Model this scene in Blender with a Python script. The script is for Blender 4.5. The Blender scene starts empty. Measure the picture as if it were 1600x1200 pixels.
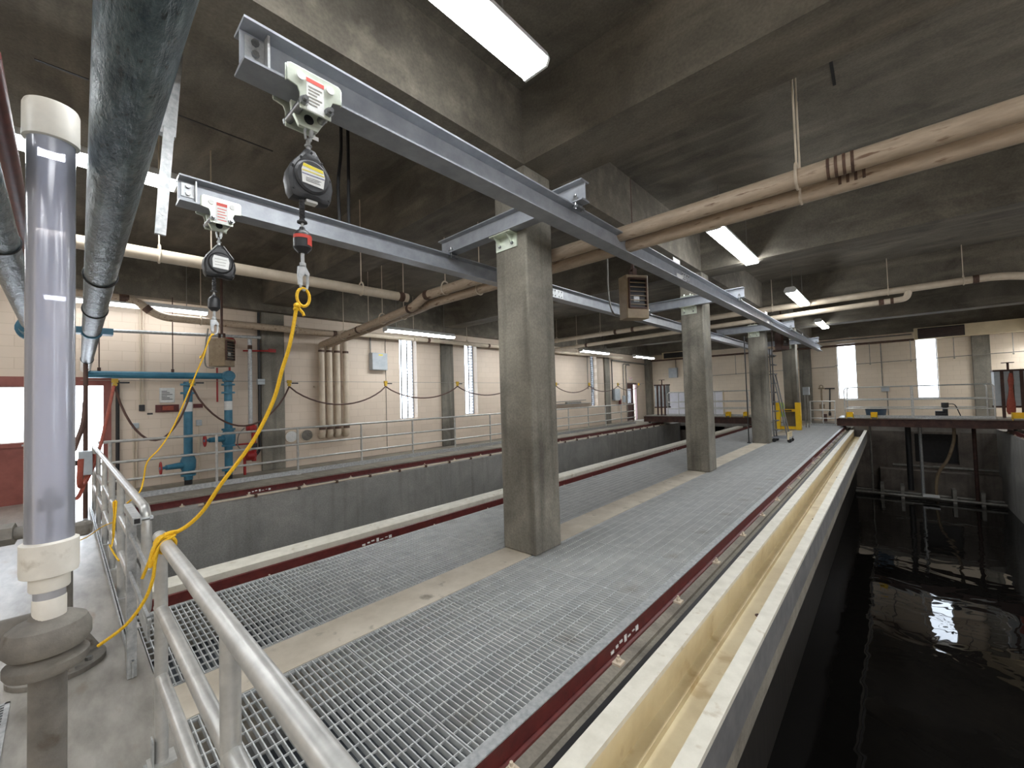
import bpy, bmesh, math, random
from math import pi, sin, cos, radians
from mathutils import Vector, Matrix, Euler
random.seed(7)
SC = bpy.context.scene
COL = SC.collection

# ------------------------------------------------------------------ materials
MATS = {}
def nodes_of(name):
    m = bpy.data.materials.new(name); m.use_nodes = True
    nt = m.node_tree; nt.nodes.clear()
    out = nt.nodes.new('ShaderNodeOutputMaterial')
    MATS[name] = m
    return m, nt, out
def S(c):  # sRGB 0-255 -> linear
    def f(v):
        v /= 255.0
        return v / 12.92 if v <= .04045 else ((v + .055) / 1.055) ** 2.4
    return (f(c[0]), f(c[1]), f(c[2]), 1)
def mat(name, a, b=None, rough=.6, metal=0.0, scale=4.0, bump=0.0, stretch=(1, 1, 1), spots=None, lo=.35, hi=.65, detail=6, spec=.5, spot_scale=9.0, spot_lo=.62, coat=0):
    """two-tone noise surface; spots adds a third colour in patches"""
    m, nt, out = nodes_of(name); N, L = nt.nodes.new, nt.links.new
    p = N('ShaderNodeBsdfPrincipled'); L(p.outputs[0], out.inputs[0])
    p.inputs['Roughness'].default_value = rough; p.inputs['Metallic'].default_value = metal
    p.inputs['Specular IOR Level'].default_value = spec
    p.inputs['Coat Weight'].default_value = coat
    b = b or a
    tc = N('ShaderNodeTexCoord'); mp = N('ShaderNodeMapping'); mp.inputs['Scale'].default_value = stretch
    L(tc.outputs['Object'], mp.inputs[0])
    nz = N('ShaderNodeTexNoise'); nz.inputs['Scale'].default_value = scale; nz.inputs['Detail'].default_value = detail
    nz.inputs['Roughness'].default_value = .62
    L(mp.outputs[0], nz.inputs['Vector'])
    cr = N('ShaderNodeValToRGB'); cr.color_ramp.elements[0].position = lo; cr.color_ramp.elements[1].position = hi
    cr.color_ramp.elements[0].color = S(a); cr.color_ramp.elements[1].color = S(b)
    L(nz.outputs[0], cr.inputs[0]); col = cr.outputs[0]
    if spots:
        n2 = N('ShaderNodeTexNoise'); n2.inputs['Scale'].default_value = spot_scale; n2.inputs['Detail'].default_value = 5
        L(mp.outputs[0], n2.inputs['Vector'])
        c2 = N('ShaderNodeValToRGB'); c2.color_ramp.elements[0].position = spot_lo; c2.color_ramp.elements[1].position = spot_lo + .1
        L(n2.outputs[0], c2.inputs[0])
        mx = N('ShaderNodeMix'); mx.data_type = 'RGBA'
        L(c2.outputs[0], mx.inputs[0]); L(col, mx.inputs[6]); mx.inputs[7].default_value = S(spots); col = mx.outputs[2]
    L(col, p.inputs['Base Color'])
    if bump:
        bp = N('ShaderNodeBump'); bp.inputs['Strength'].default_value = bump; bp.inputs['Distance'].default_value = .02
        L(nz.outputs[0], bp.inputs['Height']); L(bp.outputs[0], p.inputs['Normal'])
    return m
def emit(name, c, s):
    m, nt, out = nodes_of(name)
    e = nt.nodes.new('ShaderNodeEmission'); e.inputs[0].default_value = c; e.inputs[1].default_value = s
    nt.links.new(e.outputs[0], out.inputs[0]); return m

def block_wall(name, c1, c2, mortar, bw=.4, bh=.2, axis='y'):
    m, nt, out = nodes_of(name); N, L = nt.nodes.new, nt.links.new
    p = N('ShaderNodeBsdfPrincipled'); L(p.outputs[0], out.inputs[0]); p.inputs['Roughness'].default_value = .5
    g = N('ShaderNodeNewGeometry'); sx = N('ShaderNodeSeparateXYZ'); cx = N('ShaderNodeCombineXYZ')
    L(g.outputs['Position'], sx.inputs[0]); L(sx.outputs['Y' if axis == 'y' else 'X'], cx.inputs[0]); L(sx.outputs['Z'], cx.inputs[1])
    br = N('ShaderNodeTexBrick'); L(cx.outputs[0], br.inputs['Vector'])
    br.inputs['Scale'].default_value = 1; br.inputs['Brick Width'].default_value = bw; br.inputs['Row Height'].default_value = bh
    br.inputs['Mortar Size'].default_value = .004; br.inputs['Mortar Smooth'].default_value = .4
    br.inputs['Color1'].default_value = S(c1); br.inputs['Color2'].default_value = S(c2); br.inputs['Mortar'].default_value = S(mortar)
    nz = N('ShaderNodeTexNoise'); nz.inputs['Scale'].default_value = .8; nz.inputs['Detail'].default_value = 5; L(g.outputs['Position'], nz.inputs['Vector'])
    mx = N('ShaderNodeMix'); mx.data_type = 'RGBA'; mx.blend_type = 'MULTIPLY'; mx.inputs[0].default_value = .25
    L(br.outputs[0], mx.inputs[6]); L(nz.outputs[0], mx.inputs[7]); L(mx.outputs[2], p.inputs['Base Color'])
    bp = N('ShaderNodeBump'); bp.inputs['Strength'].default_value = .35; bp.inputs['Distance'].default_value = .01
    inv = N('ShaderNodeMath'); inv.operation = 'SUBTRACT'; inv.inputs[0].default_value = 1; L(br.outputs['Fac'], inv.inputs[1])
    L(inv.outputs[0], bp.inputs['Height']); L(bp.outputs[0], p.inputs['Normal'])
    return m

def concrete(name, a, b, c, rough=.85, streak=True, amt=.55):
    """cast concrete: broad clouds, fine grain, vertical run stains and pale bloom"""
    m, nt, out = nodes_of(name); N, L = nt.nodes.new, nt.links.new
    p = N('ShaderNodeBsdfPrincipled'); L(p.outputs[0], out.inputs[0]); p.inputs['Roughness'].default_value = rough
    g = N('ShaderNodeNewGeometry'); pos = g.outputs['Position']
    n1 = N('ShaderNodeTexNoise'); n1.inputs['Scale'].default_value = 1.1; n1.inputs['Detail'].default_value = 8; n1.inputs['Roughness'].default_value = .65; n1.inputs['Distortion'].default_value = .6
    L(pos, n1.inputs['Vector'])
    cr = N('ShaderNodeValToRGB'); cr.color_ramp.elements[0].position = .32; cr.color_ramp.elements[1].position = .68
    cr.color_ramp.elements[0].color = S(a); cr.color_ramp.elements[1].color = S(b); L(n1.outputs[0], cr.inputs[0])
    mp = N('ShaderNodeMapping'); mp.inputs['Scale'].default_value = (7, 7, .5) if streak else (.8, 5, 5); L(pos, mp.inputs[0])
    n2 = N('ShaderNodeTexNoise'); n2.inputs['Scale'].default_value = 1; n2.inputs['Detail'].default_value = 6; L(mp.outputs[0], n2.inputs['Vector'])
    c2 = N('ShaderNodeValToRGB'); c2.color_ramp.elements[0].position = .5; c2.color_ramp.elements[1].position = .78; L(n2.outputs[0], c2.inputs[0])
    mu = N('ShaderNodeMath'); mu.operation = 'MULTIPLY'; mu.inputs[1].default_value = .55; L(c2.outputs[0], mu.inputs[0])
    mu.inputs[1].default_value = amt; mx = N('ShaderNodeMix'); mx.data_type = 'RGBA'; L(mu.outputs[0], mx.inputs[0]); L(cr.outputs[0], mx.inputs[6]); mx.inputs[7].default_value = S(c)
    n3 = N('ShaderNodeTexNoise'); n3.inputs['Scale'].default_value = 45; n3.inputs['Detail'].default_value = 4; L(pos, n3.inputs['Vector'])
    m2 = N('ShaderNodeMix'); m2.data_type = 'RGBA'; m2.blend_type = 'OVERLAY'; m2.inputs[0].default_value = .35
    L(mx.outputs[2], m2.inputs[6]); L(n3.outputs[0], m2.inputs[7]); L(m2.outputs[2], p.inputs['Base Color'])
    bp = N('ShaderNodeBump'); bp.inputs['Strength'].default_value = .25; bp.inputs['Distance'].default_value = .01
    L(n3.outputs[0], bp.inputs['Height']); L(bp.outputs[0], p.inputs['Normal'])
    return m

FACE = mat('grey_trough_face', (92, 92, 93), (114, 113, 112), rough=.7, scale=5, stretch=(6, 1, 1))
CEIL = concrete('ceiling_concrete', (84, 79, 71), (122, 116, 104), (150, 142, 127), streak=False)
CONC = concrete('column_concrete', (98, 95, 87), (144, 139, 127), (66, 62, 55), amt=.8)
TANKC = concrete('tank_concrete', (134, 133, 130), (160, 158, 153), (112, 110, 106))
CHAN = mat('channel_floor', (58, 62, 68), (76, 80, 86), rough=.6, scale=2)
SLIME_SHADE = mat('slimed_shaded_tank_wall', (34, 31, 28), (52, 48, 43), rough=.6, scale=3, stretch=(4, 4, .6))  # algae and water stain, with shade under the trough overhang put into the colour
TANKD = concrete('wet_tank_concrete', (92, 84, 78), (134, 125, 116), (66, 60, 55))
LEDGE = concrete('ledge_concrete', (112, 107, 98), (150, 144, 131), (92, 86, 78), streak=False)
PAVE = mat('walkway_concrete', (128, 124, 117), (166, 162, 154), rough=.33, scale=2.2, bump=.12, spots=(132, 116, 96), spot_scale=1.3, spot_lo=.6, stretch=(1, 3, 1))
STRIP = mat('strip_concrete', (184, 174, 157), (206, 197, 181), rough=.7, scale=3, spots=(140, 132, 118), spot_scale=5)
WALLY = block_wall('cream_block', (232, 215, 196), (228, 211, 192), (210, 192, 170), axis='y')
WALLX = block_wall('cream_block_end', (244, 228, 206), (240, 224, 202), (220, 203, 178), axis='x')
GALV = mat('galvanised_steel', (158, 161, 163), (194, 196, 196), rough=.42, metal=.45, scale=25)
ALU = mat('aluminium_pipe', (178, 178, 175), (202, 201, 197), rough=.34, metal=.45, scale=12, stretch=(1, 1, 1))
GRATE = mat('grating_steel', (180, 183, 184), (200, 202, 201), rough=.5, metal=.15, scale=6, spots=(160, 156, 148), spot_scale=1.4, spot_lo=.64)
STEEL = mat('grey_painted_steel', (140, 144, 151), (158, 162, 168), rough=.36, metal=.15, scale=7)
STEELD = mat('rusty_brown_steel', (58, 40, 36), (84, 58, 50), rough=.65, metal=.2, scale=6)
BEIGE = mat('beige_pipe_paint', (198, 184, 164), (214, 200, 180), rough=.5, scale=5, spots=(158, 136, 112), spot_scale=6, spot_lo=.68)
BEIGED = mat('stained_beige_pipe', (172, 154, 134), (196, 178, 156), rough=.55, scale=5, spots=(118, 92, 74), spot_scale=5, spot_lo=.6, stretch=(1, 3, 5))
COUP = mat('rust_coupling', (70, 50, 42), (104, 80, 66), rough=.7, scale=20)
FRP = mat('cream_trough', (206, 190, 152), (222, 208, 172), rough=.45, scale=3, spots=(190, 168, 126), spot_scale=4)
FRPW = mat('pale_trough_lip', (204, 200, 186), (220, 216, 203), rough=.55, scale=8, spots=(190, 180, 160), spot_scale=9)
RED = mat('dark_red_rail', (76, 24, 24), (98, 36, 33), rough=.5, scale=12, spots=(70, 24, 22), spot_scale=15)
REDB = mat('fire_red', (150, 34, 36), (170, 46, 44), rough=.4, scale=8)
YEL = mat('safety_yellow', (238, 190, 16), (248, 206, 28), rough=.4, scale=6)
BRASS = mat('dull_yellow', (188, 150, 36), (206, 168, 48), rough=.5)
ROPE = mat('yellow_rope', (236, 180, 12), (252, 206, 40), rough=.6, scale=140, bump=.5)
BLUE = mat('blue_pipe_paint', (44, 104, 130), (62, 124, 150), rough=.4, scale=6)
WRAP = mat('foil_wrapped_pipe', (50, 68, 76), (104, 122, 126), rough=.34, metal=.3, scale=9, bump=.7, stretch=(1, 3, 3), spots=(44, 54, 56), spot_scale=26, spot_lo=.6, lo=.4, hi=.72)
BLACK = mat('black_plastic', (26, 26, 28), (40, 40, 42), rough=.45, scale=10)
SRLG = mat('charcoal_housing', (44, 45, 48), (60, 61, 64), rough=.5, scale=20)
WHITE = mat('white_pvc', (222, 218, 208), (238, 234, 224), rough=.4, scale=8, spots=(196, 190, 176), spot_scale=14)
LABEL = mat('label_white', (214, 216, 214), (228, 228, 226), rough=.5, scale=20)
INK = mat('label_ink', (70, 72, 80), (90, 92, 98), rough=.6)
LRED = mat('label_red', (206, 70, 58), (214, 84, 70), rough=.5)
LYEL = mat('label_yellow', (226, 206, 50), (232, 216, 70), rough=.5)
LBLUE = mat('label_blue', (56, 60, 120), (66, 72, 134), rough=.5)
ZINC = mat('zinc_plate', (196, 204, 190), (222, 228, 214), rough=.34, metal=.45, scale=10)
BOLT = mat('bolt_steel', (120, 122, 124), (156, 158, 158), rough=.35, metal=.9, scale=20)
CAST = mat('grey_cast_iron', (104, 100, 94), (132, 127, 119), rough=.7, scale=9, bump=.3, spots=(92, 84, 74), spot_scale=12)
CABLE = mat('brown_cable', (74, 50, 44), (92, 66, 56), rough=.6)
HEAT = mat('tan_heater_case', (132, 114, 90), (154, 136, 110), rough=.5, scale=6, spots=(120, 96, 70), spot_scale=8)
HEATD = mat('dark_heater_trim', (70, 48, 42), (90, 64, 54), rough=.6, scale=8)
BOXG = mat('grey_enclosure', (164, 172, 178), (182, 188, 192), rough=.45, scale=6)
DUCT = mat('beige_duct', (206, 190, 158), (218, 202, 170), rough=.55, scale=3)
DOORR = mat('maroon_door', (124, 66, 58), (142, 80, 70), rough=.5, scale=4)
DOORB = mat('brown_door', (74, 52, 50), (92, 66, 62), rough=.5, scale=4)
ROLL = mat('white_door_panel', (214, 214, 222), (226, 226, 232), rough=.5, scale=3)
STRAP = mat('orange_strap', (142, 66, 52), (164, 82, 64), rough=.7, scale=20)
TUBB = mat('blue_tub', (56, 74, 92), (70, 90, 108), rough=.5)
LIME = mat('lime_vest', (170, 214, 40), (186, 228, 60), rough=.7)
CONDU = mat('conduit_grey', (120, 118, 112), (146, 143, 136), rough=.45, metal=.4, scale=8)
GLOW = emit('lamp_diffuser', (.96, .985, 1, 1), 14.0)
GLOWD = emit('dim_lamp_diffuser', (.97, .985, 1, 1), 3.8)
GLOW_FILL = emit('fill_lamp_diffuser', (.97, .985, 1, 1), 10.5)

def water_mat():
    m, nt, out = nodes_of('dark_water'); N, L = nt.nodes.new, nt.links.new
    p = N('ShaderNodeBsdfPrincipled'); L(p.outputs[0], out.inputs[0])
    p.inputs['Base Color'].default_value = (.006, .0055, .005, 1); p.inputs['Roughness'].default_value = .015; p.inputs['IOR'].default_value = 1.33
    g = N('ShaderNodeNewGeometry'); n = N('ShaderNodeTexNoise'); n.inputs['Scale'].default_value = 1.1; n.inputs['Detail'].default_value = 2; n.inputs['Distortion'].default_value = .8
    L(g.outputs['Position'], n.inputs['Vector'])
    b = N('ShaderNodeBump'); b.inputs['Strength'].default_value = .09; b.inputs['Distance'].default_value = .12
    L(n.outputs[0], b.inputs['Height']); L(b.outputs[0], p.inputs['Normal']); return m
WATER = water_mat()
def glass_mat(name, tint, body, w_body, gloss=.1):
    m, nt, out = nodes_of(name); N, L = nt.nodes.new, nt.links.new
    t = N('ShaderNodeBsdfTransparent'); t.inputs[0].default_value = tint
    d0 = N('ShaderNodeBsdfDiffuse'); d0.inputs[0].default_value = body
    d1 = N('ShaderNodeBsdfTranslucent'); d1.inputs[0].default_value = body
    d = N('ShaderNodeMixShader'); d.inputs[0].default_value = .5; L(d0.outputs[0], d.inputs[1]); L(d1.outputs[0], d.inputs[2])
    gl = N('ShaderNodeBsdfGlossy'); gl.inputs[0].default_value = (1, 1, 1, 1); gl.inputs['Roughness'].default_value = .16
    fr = N('ShaderNodeFresnel'); fr.inputs[0].default_value = 1.5
    m1 = N('ShaderNodeMixShader'); m1.inputs[0].default_value = w_body; L(t.outputs[0], m1.inputs[1]); L(d.outputs[0], m1.inputs[2])
    m2 = N('ShaderNodeMixShader'); L(fr.outputs[0], m2.inputs[0]); L(m1.outputs[0], m2.inputs[1]); L(gl.outputs[0], m2.inputs[2])
    L(m2.outputs[0], out.inputs[0]); return m
CLEAR = glass_mat('clear_pvc', (.95, .96, 1, 1), (.86, .89, 1, 1), .4)
PANE = glass_mat('window_glass', (.95, .96, .97, 1), (.8, .82, .85, 1), .06)

# ------------------------------------------------------------------ mesh builder
class MB:
    def __init__(s): s.v = []; s.f = []
    def add(s, vs, fs):
        o = len(s.v); s.v += [tuple(v) for v in vs]; s.f += [tuple(i + o for i in f) for f in fs]; return s
    def box(s, x0, y0, z0, x1, y1, z1):
        x0, x1 = min(x0, x1), max(x0, x1); y0, y1 = min(y0, y1), max(y0, y1); z0, z1 = min(z0, z1), max(z0, z1)
        return s.add([(x0, y0, z0), (x1, y0, z0), (x1, y1, z0), (x0, y1, z0), (x0, y0, z1), (x1, y0, z1), (x1, y1, z1), (x0, y1, z1)],
                     [(3, 2, 1, 0), (4, 5, 6, 7), (0, 1, 5, 4), (1, 2, 6, 5), (2, 3, 7, 6), (3, 0, 4, 7)])
    def cyl(s, p, q, r, r2=None, n=18, caps=True):
        p, q = Vector(p), Vector(q); d = (q - p).normalized(); r2 = r if r2 is None else r2
        a = d.orthogonal().normalized(); b = d.cross(a); vs = []
        for c, rr in ((p, r), (q, r2)):
            vs += [c + (a * cos(2 * pi * i / n) + b * sin(2 * pi * i / n)) * rr for i in range(n)]
        fs = [(i, (i + 1) % n, n + (i + 1) % n, n + i) for i in range(n)]
        if caps: fs += [tuple(range(n - 1, -1, -1)), tuple(range(n, 2 * n))]
        return s.add(vs, fs)
    def tube(s, pts, r, n=12, caps=True, flat=None):
        P = [Vector(p) for p in pts]; k = len(P); vs = []
        t0 = (P[1] - P[0]).normalized(); a = t0.orthogonal().normalized()
        for i in range(k):
            t = (P[min(i + 1, k - 1)] - P[max(i - 1, 0)]).normalized()
            a = (a - t * a.dot(t)); a = a.normalized() if a.length > 1e-6 else t.orthogonal().normalized(); b = t.cross(a)
            rr = r[i] if isinstance(r, (list, tuple)) else r
            vs += [P[i] + a * cos(2 * pi * j / n) * rr + b * sin(2 * pi * j / n) * rr * (flat or 1) for j in range(n)]
        fs = [(i * n + j, i * n + (j + 1) % n, (i + 1) * n + (j + 1) % n, (i + 1) * n + j) for i in range(k - 1) for j in range(n)]
        if caps: fs += [tuple(range(n - 1, -1, -1)), tuple(range((k - 1) * n, k * n))]
        return s.add(vs, fs)
    def bend(s, pts, r, R=.1, n=14, seg=6):
        """pipe run with rounded elbows at the inner points"""
        P = [Vector(p) for p in pts]; out = [P[0]]
        for i in range(1, len(P) - 1):
            a = (P[i - 1] - P[i]); b = (P[i + 1] - P[i]); q = min(R, a.length * .49, b.length * .49)
            A = P[i] + a.normalized() * q; B = P[i] + b.normalized() * q
            for j in range(seg + 1):
                t = j / seg; out.append(A * (1 - t) ** 2 + P[i] * 2 * t * (1 - t) + B * t * t)
        out.append(P[-1]); return s.tube(out, r, n)
    def prism(s, poly, axis, a, b):
        """polygon in the plane across axis, extruded from a to b"""
        n = len(poly)
        def pt(u, w, t): return {'x': (t, u, w), 'y': (u, t, w), 'z': (u, w, t)}[axis]
        vs = [pt(u, w, a) for u, w in poly] + [pt(u, w, b) for u, w in poly]
        return s.add(vs, [tuple(range(n - 1, -1, -1)), tuple(range(n, 2 * n))] + [(i, (i + 1) % n, n + (i + 1) % n, n + i) for i in range(n)])
    def loft(s, rings):
        n = len(rings[0]); vs = [v for r in rings for v in r]
        fs = [(k * n + i, k * n + (i + 1) % n, (k + 1) * n + (i + 1) % n, (k + 1) * n + i) for k in range(len(rings) - 1) for i in range(n)]
        return s.add(vs, fs + [tuple(range(n - 1, -1, -1)), tuple(range((len(rings) - 1) * n, len(rings) * n))])
    def lathe(s, prof, c, axis='z', n=24):
        """profile [(radius, height)] turned about axis through c"""
        rings = []
        for r, h in prof:
            ring = []
            for i in range(n):
                u, w = r * cos(2 * pi * i / n), r * sin(2 * pi * i / n)
                ring.append({'z': (c[0] + u, c[1] + w, c[2] + h), 'x': (c[0] + h, c[1] + u, c[2] + w), 'y': (c[0] + w, c[1] + h, c[2] + u)}[axis])
            rings.append(ring)
        return s.loft(rings)
    def torus(s, c, R, r, axis='z', n=28, m=10):
        c = Vector(c); vs = []
        for i in range(n):
            A = 2 * pi * i / n
            for j in range(m):
                B = 2 * pi * j / m; u, w, h = (R + r * cos(B)) * cos(A), (R + r * cos(B)) * sin(A), r * sin(B)
                vs.append(c + Vector({'z': (u, w, h), 'x': (h, u, w), 'y': (u, h, w)}[axis]))
        return s.add(vs, [(i * m + j, ((i + 1) % n) * m + j, ((i + 1) % n) * m + (j + 1) % m, i * m + (j + 1) % m) for i in range(n) for j in range(m)])
    def ball(s, c, r, n=14):
        return s.lathe([(max(r * sin(pi * k / 8), r * .02), -r * cos(pi * k / 8)) for k in range(9)], c, 'z', n)
    def ibeam(s, axis, a, b, c, z0, z1, fw, tf=.012, tw=.009):
        h = fw / 2; w = tw / 2
        poly = [(c - h, z0), (c + h, z0), (c + h, z0 + tf), (c + w, z0 + tf * 1.6), (c + w, z1 - tf * 1.6), (c + h, z1 - tf), (c + h, z1), (c - h, z1), (c - h, z1 - tf), (c - w, z1 - tf * 1.6), (c - w, z0 + tf * 1.6), (c - h, z0 + tf)]
        return s.prism(poly, axis, a, b)
    def build(s, name, m, parent=None, bevel=0.0, kind=None, label=None):
        off = parent.matrix_world.translation if parent else Vector((0, 0, 0))
        if parent and parent.parent: off = Vector(parent.location) + Vector(parent.parent.location)
        elif parent: off = Vector(parent.location)
        me = bpy.data.meshes.new(name)
        me.from_pydata([(v[0] - off[0], v[1] - off[1], v[2] - off[2]) for v in s.v], [], s.f)
        bm = bmesh.new(); bm.from_mesh(me); bmesh.ops.recalc_face_normals(bm, faces=bm.faces); bm.to_mesh(me); bm.free()
        me.materials.append(m)
        me.polygons.foreach_set('use_smooth', [True] * len(me.polygons)); me.set_sharp_from_angle(angle=radians(35))
        o = bpy.data.objects.new(name, me); COL.objects.link(o)
        if parent: o.parent = parent
        if bevel:
            b = o.modifiers.new('bevel', 'BEVEL'); b.width = bevel; b.segments = 2; b.limit_method = 'ANGLE'; b.angle_limit = radians(40)
        if kind: o['kind'] = kind
        if label: o['label'] = label
        return o
def tag(o, label, cat, group=None, kind=None):
    o['label'] = label; o['category'] = cat
    if group: o['group'] = group
    if kind: o['kind'] = kind
    return o
def thing(name, label, cat, loc=(0, 0, 0), group=None):
    o = bpy.data.objects.new(name, None); COL.objects.link(o); o.location = loc; o.empty_display_size = .1
    return tag(o, label, cat, group)
def dup(root, loc, label=None, rot=0.0):
    r = root.copy(); COL.objects.link(r); r.location = loc; r.rotation_euler = (0, 0, rot)
    if label: r['label'] = label
    for ch in list(root.children):
        c = ch.copy(); COL.objects.link(c); c.parent = r
        for g in list(ch.children):
            d = g.copy(); COL.objects.link(d); d.parent = c
    return r
def B(x0, y0, z0, x1, y1, z1): return MB().box(x0, y0, z0, x1, y1, z1)
def struct(name, mb, m, bevel=0): return mb.build(name, m, None, bevel, kind='structure')
def each(name, m, parent, mbs, **k):
    for q in mbs: q.build(name, m, parent, **k)
ORD = ['first', 'second', 'third', 'fourth', 'fifth', 'sixth', 'seventh', 'eighth', 'ninth', 'tenth', 'eleventh', 'twelfth', 'thirteenth', 'fourteenth', 'fifteenth', 'sixteenth', 'seventeenth', 'eighteenth', 'nineteenth', 'twentieth', 'twenty-first', 'twenty-second', 'twenty-third', 'twenty-fourth', 'twenty-fifth', 'twenty-sixth', 'twenty-seventh', 'twenty-eighth', 'twenty-ninth', 'thirtieth']

# ------------------------------------------------------------------ room shell
XL, XR, YB, YE = -11.45, 5.8, -6.0, 25.4
SLAB, BEAM = 4.87, 4.09
CY = [3.27 + 5.54 * k for k in range(4)]          # front faces of the four columns
Y0 = .38                                         # edge of the cross walkway
FAR = 23.9                                       # far edge of the tanks

struct('floor', B(XL - .3, YB, -.3, XR, Y0 - .002, 0), PAVE)
struct('floor', B(XL - .3, Y0, -.3, -9.62, FAR, 0).box(-9.62, Y0, -.3, -9.46, FAR, -.005), LEDGE)
struct('floor', B(XL - .3, FAR, -.3, XR, YE + .3, 0), PAVE)
struct('floor', B(3.25, Y0, -3.3, XR, FAR, 0), LEDGE)
# walls
def wall_with_holes(name, axis, c0, c1, a0, a1, z0, z1, holes, m):
    """wall slab between c0 and c1 across, a0..a1 along, with rectangular holes (a, b, lo, hi)"""
    mb = MB()
    def bx(a, b, lo, hi):
        if b - a < 1e-4 or hi - lo < 1e-4: return
        if axis == 'y': mb.box(c0, a, lo, c1, b, hi)
        else: mb.box(a, c0, lo, b, c1, hi)
    cur = a0
    for a, b, lo, hi in sorted(holes):
        bx(cur, a, z0, z1); bx(a, b, z0, lo); bx(a, b, hi, z1); cur = b
    bx(cur, a1, z0, z1)
    return struct(name, mb, m)
WZ0, WZ1 = 1.03, 3.68
LWIN = [(7.22, 7.87), (9.92, 10.56), (12.7, 13.35), (18.55, 19.2)]
LDOOR = [(-.95, -.42, 1.09, 2.07), (.08, .53, .0, 2.1), (22.45, 23.75, 0, 2.2)]
wall_with_holes('wall_left', 'y', XL - .3, XL, YB, YE, 0, SLAB, [(a, b, WZ0, WZ1) for a, b in LWIN] + LDOOR, WALLY)
EWIN = [(-1.84, -1.13), (.9, 1.56)]
wall_with_holes('wall_end', 'x', YE, YE + .3, XL - .3, XR + .3, 0, SLAB, [(a, b, 1.06, 3.7) for a, b in EWIN], WALLX)
RWIN = [(2.0, 2.7), (4.6, 5.3), (7.6, 8.3), (10.2, 10.9), (13.1, 13.8), (18.6, 19.3)]
wall_with_holes('wall_right', 'y', XR, XR + .3, YB, YE, 0, SLAB, [(a, b, 1.03, 3.68) for a, b in RWIN], WALLY)
struct('wall_back', B(XL - .3, YB - .3, 0, XR + .3, YB, SLAB), WALLX)
# windows: frame, muntins and pane
wn = 0
def window(axis, c, a, b, z0, z1, rows=24, cols=3):
    global wn; wn += 1
    fr = MB(); mu = MB(); pn = MB()
    def bx(mb, u0, u1, lo, hi, d0, d1):
        if axis == 'y': mb.box(c + d0, u0, lo, c + d1, u1, hi)
        else: mb.box(u0, c + d0, lo, u1, c + d1, hi)
    t = .025
    bx(fr, a, b, z0, z0 + t, 0, .05); bx(fr, a, b, z1 - t, z1, 0, .05); bx(fr, a, a + t, z0 + t, z1 - t, 0, .05); bx(fr, b - t, b, z0 + t, z1 - t, 0, .05)
    for k in range(1, cols):
        u = a + (b - a) * k / cols; bx(mu, u - .016, u + .016, z0 + t, z1 - t, .012, .036)
    for k in range(1, rows):
        z = z0 + (z1 - z0) * k / rows; bx(mu, a + (b - a) * (cols - 1) / cols, b - t, z - .011, z + .011, .018, .03)
    bx(pn, a + t, b - t, z0 + t, z1 - t, .022, .026)
    o = struct('window_%d' % wn, fr, STEEL); mu.v and mu.build('muntins', BLACK, o); pn.build('pane', PANE, o)
for a, b in LWIN: window('y', XL - .27, a, b, WZ0, WZ1)
for a, b in EWIN: window('x', YE + .2, a, b, 1.06, 3.7, 1, 1)
for a, b in RWIN: window('y', XR + .1, a, b, 1.03, 3.68)
# doors on the left
o = struct('door_1', MB().box(XL + .005, -1.3, 0, XL + .05, -.43, 1.06).box(XL + .005, -1.3, 2.08, XL + .05, -.43, 2.2).box(XL + .005, -.44, 1.06, XL + .05, -.4, 2.2).box(XL + .005, -1.3, 1.0, XL + .07, -.43, 1.08), DOORR)
B(XL - .2, -.95, 1.09, XL - .19, -.42, 2.07).build('pane', PANE, o)
B(XL + .05, -.5, 1.02, XL + .12, -.44, 1.05).build('handle', GALV, o)
o = struct('trim_1', MB().box(XL, -.02, 0, XL + .06, .08, 2.1).box(XL, .53, 0, XL + .06, .64, 2.26).box(XL, -1.4, 2.1, XL + .06, .53, 2.26), DOORR)
o = struct('door_2', MB().box(XL - .9, .03, .02, XL - .3, .07, 2.08), DOORR)
B(XL - .72, .072, 1.15, XL - .48, .078, 1.9).build('pane', PANE, o)
# far corner door
o = struct('door_3', MB().box(XL - .06, 22.5, .01, XL - .02, 22.62, 2.15).box(XL - .06, 23.1, .01, XL - .02, 23.2, 2.15).box(XL - .06, 22.62, .01, XL - .02, 23.1, 1.05).box(XL - .06, 22.62, 1.9, XL - .02, 23.1, 2.15), DOORB)
B(XL - .045, 22.62, 1.05, XL - .035, 23.1, 1.9).build('pane', PANE, o)
struct('trim_2', MB().box(XL - .1, 22.45, 0, XL + .03, 22.5, 2.2).box(XL - .1, 23.2, 0, XL + .03, 23.26, 2.2).box(XL - .1, 22.5, 2.15, XL + .03, 23.75, 2.25).box(XL - .1, 23.7, 0, XL + .03, 23.75, 2.2), DOORB)
# white overhead door in the end wall
o = struct('door_4', MB().box(-10.35, YE - .03, 0, -7.0, YE - .001, 1.62), ROLL)
MB().box(-8.72, YE - .036, .02, -8.68, YE - .03, 1.6).box(-10.38, YE - .05, 0, -10.32, YE - .001, 1.66).box(-7.03, YE - .05, 0, -6.97, YE - .001, 1.66).build('door_trim', DUCT, o)
# ceiling slab and beams
struct('ceiling', B(XL - .3, YB - .3, SLAB, XR + .3, YE + .3, SLAB + .25), CEIL)
for y in [CY[0] - 5.54] + CY + [CY[3] + 5.3]:
    if y < 24: struct('ceiling_beam', MB().box(XL, y, BEAM, -3.37, y + .62, SLAB).box(-2.74, y, BEAM, XR, y + .62, SLAB), CEIL)
struct('ceiling_beam', B(-3.37, YB, BEAM, -2.74, YE, SLAB), CEIL)
struct('ceiling_beam', B(XL, YB, 3.92, XL + .25, YE, SLAB), CEIL)
struct('ceiling_beam', B(XL, YE - .32, 3.98, XR, YE, SLAB), CEIL)
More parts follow.
